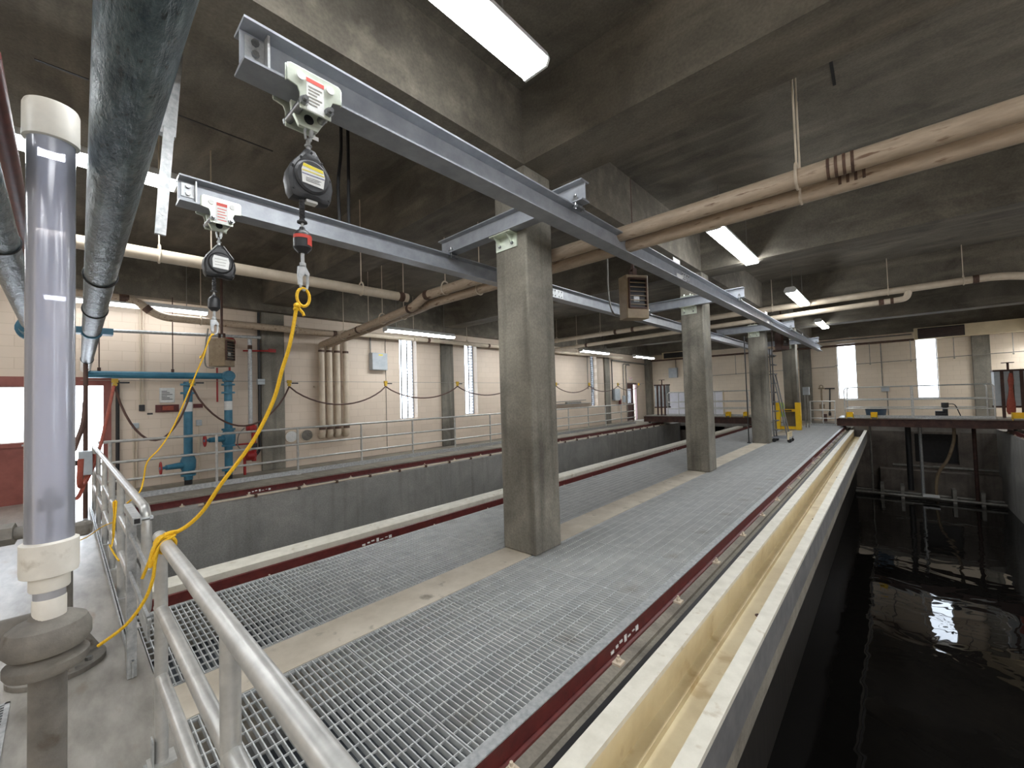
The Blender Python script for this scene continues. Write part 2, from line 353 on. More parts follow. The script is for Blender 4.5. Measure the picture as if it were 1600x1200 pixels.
# pilasters on the walls
for y in CY[:1] + CY[1:2] + CY[2:3] + CY[3:]:
    struct('trim_3', B(XL, y + .02, 0, XL + .07, y + .55, 3.92), CONC, .01)
for x in (-3.36, 2.55): struct('trim_4', B(x, YE - .1, 0, x + .5, YE, 3.98), CONC, .01)
struct('trim_5', B(XL, YE - .4, 0, XL + .35, YE - .02, 3.95), CONC, .01)

# dark lines cast in the slab: inserts
SLOTS = [((-.295, 5.10, 0), (-.30, 5.56, 0), .028, 'short black slot in the ceiling further right than the beige hanger rods'), ((-.62, 5.16, 0), (-.634, 5.56, 0), .028, 'black slot in the ceiling right next to the beige hanger rods'),
         ((-5.65, -.19, 0), (-5.65, .16, 0), .028, 'dark slot in the ceiling left of the foil wrapped pipe'), ((-5.67, .8, 0), (-5.68, 1.8, 0), .022, 'thin dark slot in the ceiling between wrapped pipe and black cables')]
for p, q, w, lab in SLOTS:
    v = (Vector(q) - Vector(p)).normalized(); n = Vector((v.y, -v.x, 0)) * w / 2
    pts = [Vector(p) + n, Vector(p) - n, Vector(q) - n, Vector(q) + n]
    mb = MB().add([(c.x, c.y, z) for z in (SLAB - .004, SLAB + .01) for c in pts], [(3, 2, 1, 0), (4, 5, 6, 7), (0, 1, 5, 4), (1, 2, 6, 5), (2, 3, 7, 6), (3, 0, 4, 7)])
    tag(mb.build('ceiling_insert', BLACK), lab, 'ceiling insert', 'black slots in the ceiling slab')

# ------------------------------------------------------------------ tanks and platform
struct('wall_tank_left', B(-9.3, Y0, -3.3, -8.95, FAR, -.13), TANKC)
struct('wall_tank_left', B(-9.62, Y0, -3.3, -9.3, FAR, -.125), LEDGE)
struct('wall_tank_left', B(-9.62, Y0 - .01, -3.3, -5.2, Y0 + .25, -.3), TANKC)
struct('wall_platform_left', B(-5.3, Y0, -3.3, -4.9, FAR, -.14).box(-4.9, Y0, -.4, -4.47, FAR, -.14), LEDGE)
struct('wall_platform_right', B(-1.495, Y0, -.6, -1.335, FAR, -.11).box(-1.335, Y0, -.6, -1.255, FAR, -.135), LEDGE)
struct('wall_platform_right', B(-1.495, Y0, -3.3, -1.255, FAR, -.6), SLIME_SHADE)
struct('floor_channel', B(-4.9, Y0, -3.3, -1.495, FAR, -.42), CHAN)
struct('wall_channel', B(-5.3, Y0 - .1, -3.3, -1.265, Y0 - .003, -.3), TANKC)
struct('wall_channel', B(-3.17, Y0, -.42, -2.81, FAR, -.3), TANKC)
struct('wall_tank_end', MB().box(-9.62, FAR, -3.3, -8.4, FAR + .4, -.3).box(-7.2, FAR, -3.3, -6.6, FAR + .4, -.3).box(-4.9, FAR, -3.3, .66, FAR + .4, -.3).box(.66, FAR, -3.3, 1.9, FAR + .4, -1.58).box(1.9, FAR, -3.3, 3.3, FAR + .4, -.3).box(-9.62, FAR, -3.3, -5.2, FAR + .4, -1.2).box(.66, FAR, -.38, 1.9, FAR + .4, -.3).box(-9.62, FAR, -.55, -5.2, FAR + .4, -.3), TANKD)
struct('wall_tank_opening', MB().box(.5, FAR + .401, -1.8, 2.1, FAR + .43, -.2).box(-9.6, FAR + .401, -1.4, -4.9, FAR + .43, -.2), BLACK)
struct('wall_tank_right', B(2.9, Y0, -3.3, 3.25, FAR, -.12), TANKC)
struct('wall_tank_near', B(-1.265, Y0 - .01, -3.3, 3.25, Y0 + .25, -.31), TANKD)
struct('ledge_tank_end', MB().box(-.45, FAR - .5, -3.3, 2.9, FAR, -1.85), TANKD)
struct('floor_tank_right', B(-1.3, Y0, -3.3, 2.95, FAR, -3.05), SLIME_SHADE)
struct('floor_tank_left', B(-8.95, Y0, -3.3, -5.3, FAR, -3.1), TANKD)
tag(B(-8.947, Y0 + .254, -2.95, -5.303, FAR - .003, -2.85).build('water_surface', WATER), 'dark still water in the left tank behind the platform', 'water', kind='stuff')
tag(B(-1.252, Y0 + .254, -2.9, 2.897, FAR - .003, -2.8).build('water_surface', WATER), 'black reflecting water in the open tank beside the trough', 'water', kind='stuff')

struct('floor_strip', B(-3.175, Y0, -.3, -2.805, FAR, 0), STRIP)

# grating panels
def grating(x0, x1, name):
    mb = MB(); L = .912; n = 26
    for i in range(n + 1):
        y = .006 + i * (L - .012) / n
        mb.box(x0, y - .0028, -.032, x1, y + .0028, 0)
    k = int((x1 - x0) / .1016)
    for i in range(k + 1):
        x = x0 + .02 + i * .1016
        if x < x1: mb.box(x - .0022, .003, -.012, x + .0022, L - .003, -.002)
    mb.box(x0, 0, -.03, x0 + .004, L, 0).box(x1 - .004, 0, -.03, x1, L, 0)
    me = mb.build(name, GRATE).data
    return me
for side, x0, x1 in (('right', -2.795, -1.5), ('left', -4.455, -3.185)):
    first = None
    for k in range(25):
        y = Y0 + .0 + .9144 * k
        if y + .9 > 23.4: break
        if first is None:
            first = MB(); g = None
            me = grating(x0, x1, 'grating_panel'); g = bpy.data.objects[-1] if False else None
            o = [q for q in COL.objects if q.data == me][0]; first = o
        else:
            o = first.copy(); COL.objects.link(o)
        o.location = (0, y, 0)
        tag(o, 'steel bar grating panel %s of the concrete strip, %s from the near handrail' % (side, ORD[k]), 'floor grating', 'bar grating panels of the central platform')

# rails with clips
def crane_rail(name, label, x, zb, zt, face, y1=22.6):
    r = thing(name, label, 'crane rail', (x, Y0, zb))
    f = face
    MB().prism([(x - f * .03, zb), (x + f * .032, zb), (x + f * .03, zb + .012), (x + f * .006, zb + .018), (x, zt - .02), (x + f * .004, zt - .012), (x + f * .004, zt), (x - f * .03, zt), (x - f * .03, zt - .02), (x - f * .014, zt - .03), (x - f * .014, zb + .018), (x - f * .03, zb + .012)], 'y', Y0 + .02, y1).build('rail_bar', RED, r)
    first = None
    k = 0; y = 1.42
    while y < y1 - .2:
        if first is None:
            c = MB(); cx = x + face * .06
            c.box(cx - .03, y - .035, zb, cx + .03, y + .035, zb + .014).cyl((cx, y, zb + .014), (cx, y, zb + .035), .017, n=6).cyl((cx, y, zb), (cx, y, zb + .052), .009, n=8)
            first = c.build('rail_clip', BEIGE, r)
        else:
            q = first.copy(); COL.objects.link(q); q.parent = r; q.location = (0, y - 1.42, 0)
        y += 1.03
    # worn stencilled mill marks on the web
    for yy in (2.45, 12.0):
        mk = MB()
        for j in range(7):
            if j % 3 == 2 and yy > 5: continue
            mk.box(x + face * .003, yy + j * .06 + .008 * (j % 2), zb + .03 + .01 * (j % 3), x + face * .0075, yy + j * .06 + .04, zb + .05 + .008 * ((j * 5) % 4))
        mk.build('lettering', LABEL, r, label='worn pale stencilled marks')
    return r
crane_rail('crane_rail', 'dark red steel rail beside the cream trough and open water', -1.437, -.11, -.006, 1)
crane_rail('crane_rail', 'dark red steel rail on the platform edge facing the left tank', -4.79, -.14, -.03, 1)
crane_rail('crane_rail', 'dark red steel rail along the far walkway under the guard rail', -9.36, -.13, -.02, 1)
crane_rail('crane_rail', 'short visible length of red rail on the far right tank wall', 3.0, -.12, .0, -1)
tag(MB().prism([(-1.499, -.1), (-1.495, -.1), (-1.495, -.003), (-1.436, -.003), (-1.436, .004), (-1.499, .004)], 'y', Y0, 22.6).build('edge_angle', GALV), 'galvanised steel angle along the right edge of the gratings', 'edge angle')
tag(MB().prism([(-4.52, -.139), (-4.46, -.139), (-4.46, -.002), (-4.49, -.01)], 'y', Y0, 22.6).build('edge_angle', LEDGE), 'narrow concrete curb along the left edge of the gratings', 'curb')
# troughs
t = thing('effluent_trough', 'long cream fibreglass trough along the open right-hand tank', 'trough', (-.95, Y0, -.45))
MB().prism([(-1.205, -.07), (-1.105, -.07), (-1.125, -.3), (-1.05, -.3), (-1.04, -.325), (-.79, -.325), (-.79, -.07), (-.765, -.075), (-.765, -.35), (-1.15, -.35), (-1.15, -.12), (-1.205, -.12)], 'y', .62, 20.9).build('channel', FRP, t)
MB().prism([(-1.21, -.085), (-1.1, -.085), (-1.1, -.055), (-1.21, -.055)], 'y', .62, 20.9).prism([(-.805, -.085), (-.715, -.085), (-.715, -.055), (-.805, -.055)], 'y', .62, 20.9).build('lip', FRPW, t, label='weathered white trough lips')
B(-.765, .62, -.35, -.725, 20.9, -.085).build('outer_face', FACE, t, label='dark grey outer face of the trough')
mk = MB()
for y, x in ((2.72, -.9), (4.1, -.93), (7.6, -.92), (9.1, -.9), (11.4, -.92), (13.5, -.9)):
    mk.cyl((x, y, -.326), (x, y, -.318), .024, n=14).cyl((x, y, -.32), (x, y, -.31), .011, n=8)
mk.build('drain_plug', COUP, t, label='rusty plugs in the trough floor')
tag(B(-1.298, .62, -.1345, -1.262, 20.9, -.132).build('gap_shade_strip', BLACK), 'black strip painting the dark gap between the ledge and the cream trough', 'shade strip')  # black strip laid on the ledge as the shade in the gap
tag(MB().prism([(-1.25, -.56), (-.75, -.55), (-.738, -.50), (-.735, -.36), (-.77, -.352), (-1.25, -.352)], 'y', Y0 + .25, 21.5).build('trough_corbel', LEDGE), 'rough concrete corbel carrying the cream trough', 'corbel')
t = thing('effluent_trough', 'cream fibreglass trough lip behind the red rail of the left tank', 'trough', (-5.2, Y0, -.3))
MB().prism([(-5.3, -.13), (-5.08, -.13), (-5.06, -.05), (-5.09, -.03), (-5.3, -.03)], 'y', .5, 21.2).build('channel', FRPW, t)
# conduits on the far tank ledge
t = thing('pipe_line', 'thin beige pipe line clipped along the left tank ledge', 'pipe', (-9.0, 1.3, -.13))
MB().cyl((-9.0, 1.6, -.095), (-9.0, 22, -.095), .018, n=10).build('pipe', BEIGE, t)
cl = None
for k in range(26):
    y = 1.7 + .78 * k
    if cl is None: cl = MB().box(-9.04, y - .02, -.128, -8.945, y + .02, -.07).build('clip', COUP, t)
    else: q = cl.copy(); COL.objects.link(q); q.parent = t; q.location = (0, .78 * k, 0)

# ------------------------------------------------------------------ columns
CNAME = ['nearest concrete column standing on the gratings', 'second concrete column along the platform', 'third concrete column, with the rolling ladder beside it', 'farthest concrete column, behind the yellow gate']
for k, y in enumerate(CY):
    tag(B(-3.19, y, 0 if k < 9 else 0, -2.74, y + .45, BEAM).build('concrete_column', CONC, None, .018), CNAME[k], 'column', 'columns down the middle of the platform', kind='thing')

# ------------------------------------------------------------------ monorails and cross beams
MX1, MX2, MZ0, MZ1 = -2.13, -3.915, 3.19, 3.39
def monorail(x, y0, y1, label, sp):
    r = thing('monorail_beam', label, 'monorail beam', (x, y0, MZ0))
    MB().ibeam('y', y0, y1, x, MZ0, MZ1, .158).build('beam', STEEL, r)
    e = MB(); e.box(x + .006, y0 + .02, MZ0 + .06, x + .013, y0 + .11, MZ0 + .165).box(x + .013, y0 + .1, MZ0 + .02, x + .06, y0 + .11, MZ0 + .18)
    e.box(x - .013, y0 + .02, MZ0 + .06, x - .006, y0 + .11, MZ0 + .165).box(x - .06, y0 + .1, MZ0 + .02, x - .013, y0 + .11, MZ0 + .18)
    es = e.build('end_stop', GALV, r)
    each('bolt', BOLT, es, [MB().cyl((x - .03, y0 + .06, MZ0 + z), (x + .03, y0 + .06, MZ0 + z), .016, n=6) for z in (.085, .14)])
    for ys in sp:
        pl = MB().box(x + .006, ys - .16, MZ0 + .035, x + .014, ys + .16, MZ1 - .035).box(x - .014, ys - .16, MZ0 + .035, x - .006, ys + .16, MZ1 - .035).box(x - .055, ys - .2, MZ1, x + .055, ys + .2, MZ1 + .01).build('splice_plate', GALV, r)
        for dy in (-.12, -.05, .05, .12):
            each('bolt', BOLT, pl, [MB().cyl((x - .024, ys + dy, MZ0 + z), (x + .024, ys + dy, MZ0 + z), .012, n=6) for z in (.06, .14)])
            each('bolt', BOLT, pl, [MB().cyl((x + q, ys + dy, MZ1 - .02), (x + q, ys + dy, MZ1 + .022), .012, n=6) for q in (-.035, .035)])
    return r
m1 = monorail(MX1, .54, 21.9, 'grey steel monorail beam nearest the open water, crossing the view', [6.1, 12.0])
for ys in (5.68, 11.35, 17.0): B(MX1 + .0, ys, MZ1 + .0, MX1 + .004, ys + .25, MZ1 + .12).build('paper_tag', LABEL, m1)
for ys in (5.75, 11.45): B(MX1 + .0145, ys, MZ0 + .02, MX1 + .016, ys + .25, MZ0 + .11).build('paper_tag', LABEL, m1)
m2 = monorail(MX2, .58, 21.9, 'grey steel monorail beam on the left tank side of the columns', [5.4, 11.2])
for k, y in enumerate(CY):
    yc = y - .07
    r = thing('cross_beam', 'grey steel cross beam carrying both monorails at the %s column' % ['nearest', 'second', 'third', 'farthest'][k], 'steel cross beam', (-3.0, yc, MZ1), 'cross beams on the columns')
    MB().ibeam('x', -4.05, -1.96, yc, MZ1 + .012, MZ1 + .205, .125).build('beam', STEEL, r)
    br = MB().box(-3.17, y - .012, MZ1 - .14, -2.86, y, MZ1 + .01)
    for x in (-3.11, -2.93): br.prism([(y - .012, MZ1 + .01), (y - .012, MZ1 - .11), (y - .12, MZ1 + .01)], 'x', x - .005, x + .005)
    br.box(-3.17, y - .12, MZ1, -2.86, y, MZ1 + .012)
    q = br.build('support_bracket', ZINC, r)
    each('bolt', BOLT, q, [MB().cyl((x + .035, y - .03, MZ1 - .09), (x + .035, y, MZ1 - .09), .018, n=6) for x in (-3.14, -2.96)])
    for mx in (MX1, MX2):
        for dx in (-.09, .09):
            c = MB()
            for dy in (-.045, .045):
                c.box(mx + dx - .03, yc + dy - .02, MZ1 + .024, mx + dx + .03, yc + dy + .02, MZ1 + .045).cyl((mx + dx, yc + dy, MZ1 - .05), (mx + dx, yc + dy, MZ1 + .085), .011, n=8).cyl((mx + dx, yc + dy, MZ1 + .045), (mx + dx, yc + dy, MZ1 + .07), .02, n=6)
            c.box(mx + dx - .03, yc - .06, MZ1 - .04, mx + dx + .03, yc + .06, MZ1 - .018)
            c.build('beam_clamp', BOLT, r)
    tp = MB().box(-3.14, yc - .05, MZ1 + .206, -2.9, yc + .05, MZ1 + .235)
    tp.cyl((-3.08, yc, MZ1 + .235), (-3.08, yc, MZ1 + .27), .015, n=6).cyl((-2.96, yc, MZ1 + .235), (-2.96, yc, MZ1 + .27), .015, n=6)
    if k: tp.build('top_plate', ZINC, r)

# ------------------------------------------------------------------ trolleys and self retracting lifelines
def trolley(x, y, label, notice):
    r = thing('beam_trolley', label, 'trolley', (x, y, MZ0), 'trolleys on the monorails')
    Q = MZ0 - .085
    for sx in (1, -1):
        X0, X1 = x + sx * .092, x + sx * .1
        poly = [(y - .13, Q + .155), (y - .115, Q + .165), (y + .115, Q + .165), (y + .13, Q + .155), (y + .13, Q + .075), (y + .085, Q + .065), (y + .075, Q + .04), (y + .075, Q - .035), (y - .075, Q - .035), (y - .075, Q + .04), (y - .085, Q + .065), (y - .13, Q + .075)]
        p = MB().prism(poly, 'x', X0, X1).box(X0, y - .135, Q + .075, X0 - sx * .012, y - .13, Q + .155).box(X0, y + .13, Q + .075, X0 - sx * .012, y + .135, Q + .155).build('side_plate', ZINC, r, .002)
        each('axle_cap', LABEL, p, [MB().cyl((X1, y + dy, Q + .12), (X1 + sx * .008, y + dy, Q + .12), .02, n=16) for dy in (-.07, .07)])
        each('wheel', BOLT, r, [MB().cyl((x + sx * .02, y + dy, MZ0 + .046), (x + sx * .09, y + dy, MZ0 + .046), .028, n=18) for dy in (-.07, .07)])
        if sx == 1:
            n = MB().box(X1, y - .045, Q - .03, X1 + .0012, y + .04, Q + .135).build('warning_label', LABEL, p)
            if notice:
                B(X1 + .0012, y - .045, Q + .11, X1 + .002, y + .04, Q + .13).build('label_header', LRED, p)
                ln = MB()
                for q in range(6): ln.box(X1 + .0012, y - .035, Q + .085 - q * .017, X1 + .002, y + .03 - .012 * (q % 3), Q + .092 - q * .017)
                ln.build('label_print', CONDU, p)
            else:
                B(X1 + .0012, y - .035, Q + .105, X1 + .002, y + .035, Q + .13).build('label_header', LRED, p)
                ln = MB()
                for q in range(5): ln.box(X1 + .0012, y - .03, Q + .08 - q * .022, X1 + .002, y + .03 - .01 * (q % 2), Q + .086 - q * .022)
                ln.build('label_print', LRED, p)
    for dy in (-.06, .06):
        b = MB().cyl((x - .135, y + dy, MZ0 - .085), (x + .14, y + dy, MZ0 - .085), .012, n=10).cyl((x - .09, y + dy, MZ0 - .085), (x + .09, y + dy, MZ0 - .085), .02)
        for sx in (1, -1): b.cyl((x + sx * .1, y + dy, MZ0 - .085), (x + sx * .12, y + dy, MZ0 - .085), .021, n=6)
        b.build('spacer_bolt', BOLT, r)
    ey = MB().prism([(y - .085, MZ0 - .04), (y + .085, MZ0 - .04), (y + .08, MZ0 - .085), (y + .045, MZ0 - .15), (y - .045, MZ0 - .15), (y - .08, MZ0 - .085)], 'x', x - .012, x + .012)
    ey.build('eye_plate', ZINC, r, .003)
    MB().torus((x, y, MZ0 - .105), .026, .007, 'x').cyl((x - .0135, y, MZ0 - .105), (x + .0135, y, MZ0 - .105), .024, n=18).build('eye_hole', BLACK, r)
TY = .84
trolley(MX1, TY, 'zinc beam trolley with red topped warning label on nearest monorail', True)
trolley(MX2, TY, 'pale green beam trolley with red print on the left monorail', False)

def lifeline(x, y, label, dark, dropped):
    top = MZ0 - .118
    r = thing('retractable_lifeline', label, 'retractable lifeline', (x, y, top), 'lifelines hanging from the trolleys')
    # carabiner and swivel
    MB().tube([(x, y - .012, top - .005), (x, y - .016, top - .05), (x, y - .012, top - .085), (x, y + .012, top - .085), (x, y + .018, top - .04), (x, y + .012, top + .004), (x, y, top + .012), (x, y - .012, top - .005)], .007, n=8).cyl((x, y + .017, top - .02), (x, y + .014, top - .07), .011, n=10).build('carabiner', GALV, r)
    MB().torus((x, y, top - .1), .016, .006, 'y', 18, 8).cyl((x, y, top - .112), (x, y, top - .15), .011, n=12).torus((x, y, top - .118), .013, .005, 'z', 16, 8).build('swivel', GALV, r)
    if not dark: B(x + .004, y + .018, top - .075, x + .006, y + .05, top - .055).build('tag', LABEL, r)
    cz = top - .285
    half = [(0, .142), (.022, .138), (.05, .098), (.085, .05), (.106, .005), (.112, -.04), (.105, -.075), (.102, -.1), (.088, -.124), (.06, -.128), (.02, -.118)]
    out = half + [(-u, w) for u, w in reversed(half[1:])]
    M = SRLG if not dark else BLACK
    def ring(s, dx): return [(x + dx, y + u * s, cz + w * s) for u, w in out]
    hs = MB().loft([ring(.84, -.05), ring(.97, -.036), ring(1.0, -.008), ring(1.0, .012), ring(.96, .03), ring(.84, .04)]).build('housing', M, r)
    MB().lathe([(.084, .036), (.084, .046), (.074, .054), (.01, .054)], (x, y, cz - .012), 'x', 28).build('front_cover', M, hs)
    lb = MB().prism([(y - .052, cz - .055), (y + .05, cz - .06), (y + .058, cz + .0), (y + .05, cz + .035), (y - .045, cz + .042), (y - .055, cz + .01)], 'x', x + .0535, x + .0555).build('rating_label', LABEL, hs)
    if not dark:
        MB().prism([(y - .05, cz + .026), (y + .051, cz + .018), (y + .048, cz + .034), (y - .045, cz + .041)], 'x', x + .0555, x + .0562).box(x + .0555, y - .053, cz + .004, x + .0562, y + .055, cz + .009).build('label_band', LYEL, hs)
        MB().box(x + .0555, y - .053, cz - .012, x + .0562, y + .055, cz - .008).build('label_line', LBLUE, hs)
        MB().box(x + .0555, y - .035, cz - .028, x + .0562, y + .04, cz - .0255).box(x + .0555, y - .035, cz - .036, x + .0562, y + .03, cz - .0335).box(x + .0555, y - .035, cz - .044, x + .0562, y + .035, cz - .0415).build('label_print', INK, hs)
        B(x - .02, y - .02, cz - .13, x + .02, y + .035, cz - .118).build('bottom_label', LABEL, hs)
    else:
        MB().box(x + .0555, y - .04, cz + .012, x + .0562, y + .04, cz + .016).box(x + .0555, y - .04, cz - .012, x + .0562, y + .035, cz - .008).box(x + .0555, y - .04, cz - .034, x + .0562, y + .03, cz - .03).build('label_print', CONDU, hs)
        MB().tube([(x + .045, y - .02, cz + .13), (x + .045, y - .09, cz + .035)], .004, n=6).tube([(x + .045, y + .02, cz + .13), (x + .045, y + .09, cz + .035)], .004, n=6).build('edge_band', GALV, hs)
    for u, w in ((-.09, .02), (.0, .115), (.09, .0), (-.085, -.09), (.085, -.1), (-.05, .075), (.05, .08)): MB().cyl((x + .03, y + u, cz + w), (x + .041, y + u, cz + w), .006, n=8).build('screw', BLACK, hs)
    y2 = y - .035; z = cz - .118
    # sleeve over the line with ribs
    P = [(.011 + .003 * (i % 2), -.115 * i / 14) for i in range(15)]
    MB().lathe([(.012, 0)] + P + [(.024, -.115), (.024, -.122), (.006, -.122)], (x, y2, z), 'z', 14).build('line_sleeve', SRLG if not dark else BLACK, r)
    MB().cyl((x, y2, z - .12), (x, y2, z - .16), .007, n=8).build('lifeline_cable', GALV, r)
    z2 = z - .145
    MB().lathe([(.012, 0), (.016, -.012), (.03, -.022), (.041, -.04), (.042, -.105), (.034, -.115), (.02, -.13)], (x, y2, z2), 'z', 22).build('shock_pack', BLACK, r)
    if not dark:
        a0 = -.9; seg = []
        c = MB(); n = 10
        for zz0, zz1, m_, nm, a1, a2 in ((-.045, -.062, LRED, 'red_band', -1.6, 1.2), (-.062, -.095, LRED, 'red_band', .2, 1.2)):
            ang = [a1 + (a2 - a1) * i / n for i in range(n + 1)]
            vs = [(x + .0428 * cos(t), y2 + .0428 * sin(t), z2 + zz0) for t in ang] + [(x + .0428 * cos(t), y2 + .0428 * sin(t), z2 + zz1) for t in ang]
            c.add(vs, [(i, i + 1, n + 2 + i, n + 1 + i) for i in range(n)])
        c.build('indicator_band', LRED, r)
    z3 = z2 - .13
    hk = MB().cyl((x, y2, z3 + .01), (x, y2, z3 - .06), .009, n=10).lathe([(.006, 0), (.015, -.004), (.015, -.02), (.006, -.024)], (x, y2, z3 - .045), 'z', 14)
    hk.build('hook_swivel', GALV, r)
    hb = MB().prism([(y2 - .024, z3 - .07), (y2 + .012, z3 - .066), (y2 + .03, z3 - .1), (y2 + .028, z3 - .115), (y2 + .008, z3 - .105), (y2 - .004, z3 - .12), (y2 - .004, z3 - .165), (y2 - .022, z3 - .16), (y2 - .026, z3 - .11)], 'x', x - .008, x + .008)
    hb.tube([(x, y2 - .014, z3 - .155), (x, y2 - .01, z3 - .178), (x, y2 + .004, z3 - .186), (x, y2 + .018, z3 - .175), (x, y2 + .022, z3 - .15), (x, y2 + .022, z3 - .108)], .007, n=8)
    hb.build('snap_hook', GALV, r, .001)
    return z3
ZH1 = lifeline(MX1, TY, 'charcoal retractable lifeline with yellow banded label on nearest monorail', False, 0)
ZH2 = lifeline(MX2, TY, 'black retractable lifeline with plain silver label on left monorail', True, 0)

# yellow ropes
t = thing('yellow_rope', 'thick yellow rope from the nearest lifeline hook tied to the handrail', 'rope', (-2.4, .31, 1.06))
dz = (ZH1 - .186) - 2.2
ring = [(MX1, TY - .035 + .03 * sin(2 * pi * i / 20) * 1.0, ZH1 - .186 - .035 + .045 * cos(2 * pi * i / 20)) for i in range(21)]
MB().tube(ring, .0075, n=8).ball((MX1, .775, ZH1 - .268), .016).ball((MX1, .77, ZH1 - .285), .013).tube([(MX1, .775, ZH1 - .27), (MX1 + .004, .8, ZH1 - .3), (MX1 + .006, .805, ZH1 - .315)], .0075, n=8).build('eye_knot', ROPE, t)
def smooth(pts, k=4):
    P = [Vector(p) for p in pts]; out = []
    for i in range(len(P) - 1):
        p0, p1, p2, p3 = P[max(i - 1, 0)], P[i], P[i + 1], P[min(i + 2, len(P) - 1)]
        for j in range(k):
            u = j / k
            out.append(.5 * ((2 * p1) + (p2 - p0) * u + (2 * p0 - 5 * p1 + 4 * p2 - p3) * u * u + (3 * p1 - p0 - 3 * p2 + p3) * u ** 3))
    return out + [P[-1]]
MB().tube(smooth([(MX1, .773, ZH1 - .27), (-2.13, .757, 2.022), (-2.14, .738, 1.912), (-2.16, .712, 1.804), (-2.178, .688, 1.687), (-2.206, .651, 1.575), (-2.24, .608, 1.471), (-2.279, .557, 1.378), (-2.324, .498, 1.278), (-2.38, .445, 1.165), (-2.42, .395, 1.10), (-2.44, .35, 1.072), (-2.445, .312, 1.064)]), .009, n=8).build('hanging_line', ROPE, t)
RR = .028
kn = MB()
for dx in (-.02, .0, .018):
    kn.tube([(-2.44 + dx + .006 * sin(2 * a), .312 + (RR + .006) * cos(a), 1.03 + (RR + .006) * sin(a)) for a in [2 * pi * i / 22 for i in range(23)]], .007, n=8)
kn.tube(smooth([(-2.44, .31, 1.068), (-2.40, .272, 1.0), (-2.395, .255, .955), (-2.405, .258, .985), (-2.41, .272, 1.03), (-2.42, .30, 1.068), (-2.43, .345, 1.078), (-2.46, .362, 1.07), (-2.475, .34, 1.07), (-2.455, .31, 1.07)]), .0065, n=8)
kn.build('hitch', ROPE, t)
MB().tube(smooth([(-2.42, .345, 1.066), (-2.395, .29, 1.04), (-2.385, .272, .985), (-2.385, .262, .90), (-2.40, .235, .815), (-2.435, .18, .725), (-2.49, .1, .655)]), .0065, n=8).tube(smooth([(-2.45, .31, 1.07), (-2.43, .272, 1.03), (-2.43, .26, .985), (-2.435, .25, .95), (-2.44, .242, .925), (-2.45, .235, .9)]), .0065, n=8).build('loose_end', ROPE, t)
t = thing('yellow_rope', 'thin yellow rope from the left lifeline hook looped on the corner guard rail', 'rope', (-4.05, .3, .75))
zz = ZH2 - .18
MB().tube(smooth([(MX2, TY - .035, zz), (-3.905, .77, zz - .04), (-3.919, .735, 2.03), (-3.935, .697, 1.916), (-3.95, .659, 1.793), (-3.973, .604, 1.623), (-3.996, .55, 1.471), (-4.022, .486, 1.342), (-4.051, .417, 1.245), (-4.079, .40, 1.12), (-4.06, .375, 1.03), (-4.03, .305, .97)]), .005, n=8).tube(smooth([(MX2, .79, zz), (-3.93, .75, zz - .12), (-3.99, .73, zz - .19), (-4.03, .735, zz - .17)]), .005, n=6).build('hanging_line', ROPE, t)
cc = MB()
for k in range(5):
    cc.tube(smooth([(-4.06 + .015 * k, .25 - .004 * k, 1.0), (-4.05 + .02 * k, .238, .86), (-4.02 + .012 * k, .234, .76), (-4.0 + .012 * k, .238, .85), (-4.02 + .01 * k, .25, 1.0)]), .005, n=6)
cc.tube(smooth([(-4.02, .24, .78), (-3.9, .22, .72), (-3.7, .2, .78), (-3.62, .215, .74), (-3.5, .23, .72)]), .005, n=6).build('coil', ROPE, t)
MB().tube(smooth([(-4.05, .24, .85), (-4.5, .2, .74), (-5.2, .1, .52), (-5.9, -.05, .4), (-6.5, -.25, .3)]), .004, n=6).build('trailing_line', ROPE, t)

# ------------------------------------------------------------------ guard rails
def guard(name, label, axis, c, a0, a1, posts, heights, r, toe=True, zb=0.0, m=None, plate=True, cap=None, loop=None, toe_side=-1, toe_off=0.0, toe_end=0.0):
    m = m or ALU
    loc = (c, a0, zb) if axis == 'y' else (a0, c, zb)
    t = thing(name, label, 'guard rail', loc)
    P = (lambda a, z, d=0: (c + d, a, zb + z)) if axis == 'y' else (lambda a, z, d=0: (a, c + d, zb + z))
    for i, h in enumerate(heights):
        mb = MB()
        if i == 0 and loop:   # rounded returns at both ends
            mb.bend([P(a0, heights[-1]), P(a0, h), P(a1, h), P(a1, heights[-1])], r, .12, n=14)
        else: mb.cyl(P(a0, h), P(a1, h), r if i == 0 else r * .95, n=16)
        if i == 0 and cap is not None:
            mb.lathe([(r, -.012), (r + .002, -.012), (r + .002, 0), (r * .96, .012), (r * .6, .02), (.002, .022)], P(a0 if cap < 0 else a1, h), axis, 18) if cap > 0 else mb.lathe([(r, .012), (r + .002, .012), (r + .002, 0), (r * .96, -.012), (r * .6, -.02), (.002, -.022)], P(a0, h), axis, 18)
        mb.build('top_rail' if i == 0 else 'mid_rail', m, t)
    for a in posts:
        p = MB().cyl(P(a, 0.001), P(a, heights[0]), r * .98, n=16)
        if plate:
            if axis == 'y': p.box(c - .05, a - .05, zb, c + .05, a + .05, zb + .012)
            else: p.box(a - .05, c - .05, zb, a + .05, c + .05, zb + .012)
        p.build('post', m, t)
    if toe:
        d = toe_side * (r + .008 + toe_off); a1 += toe_end
        mb = MB()
        if axis == 'y': mb.box(c + d - .003, a0, zb + .012, c + d + .003, a1, zb + .112).box(c + d - .012, a0, zb + .108, c + d + .012, a1, zb + .112)
        else: mb.box(a0, c + d - .003, zb + .012, a1, c + d + .003, zb + .112).box(a0, c + d - .012, zb + .108, a1, c + d + .012, zb + .112)
        mb.build('toe_plate', GALV if m is ALU else m, t)
    return t
H3 = (1.06, .72, .40)
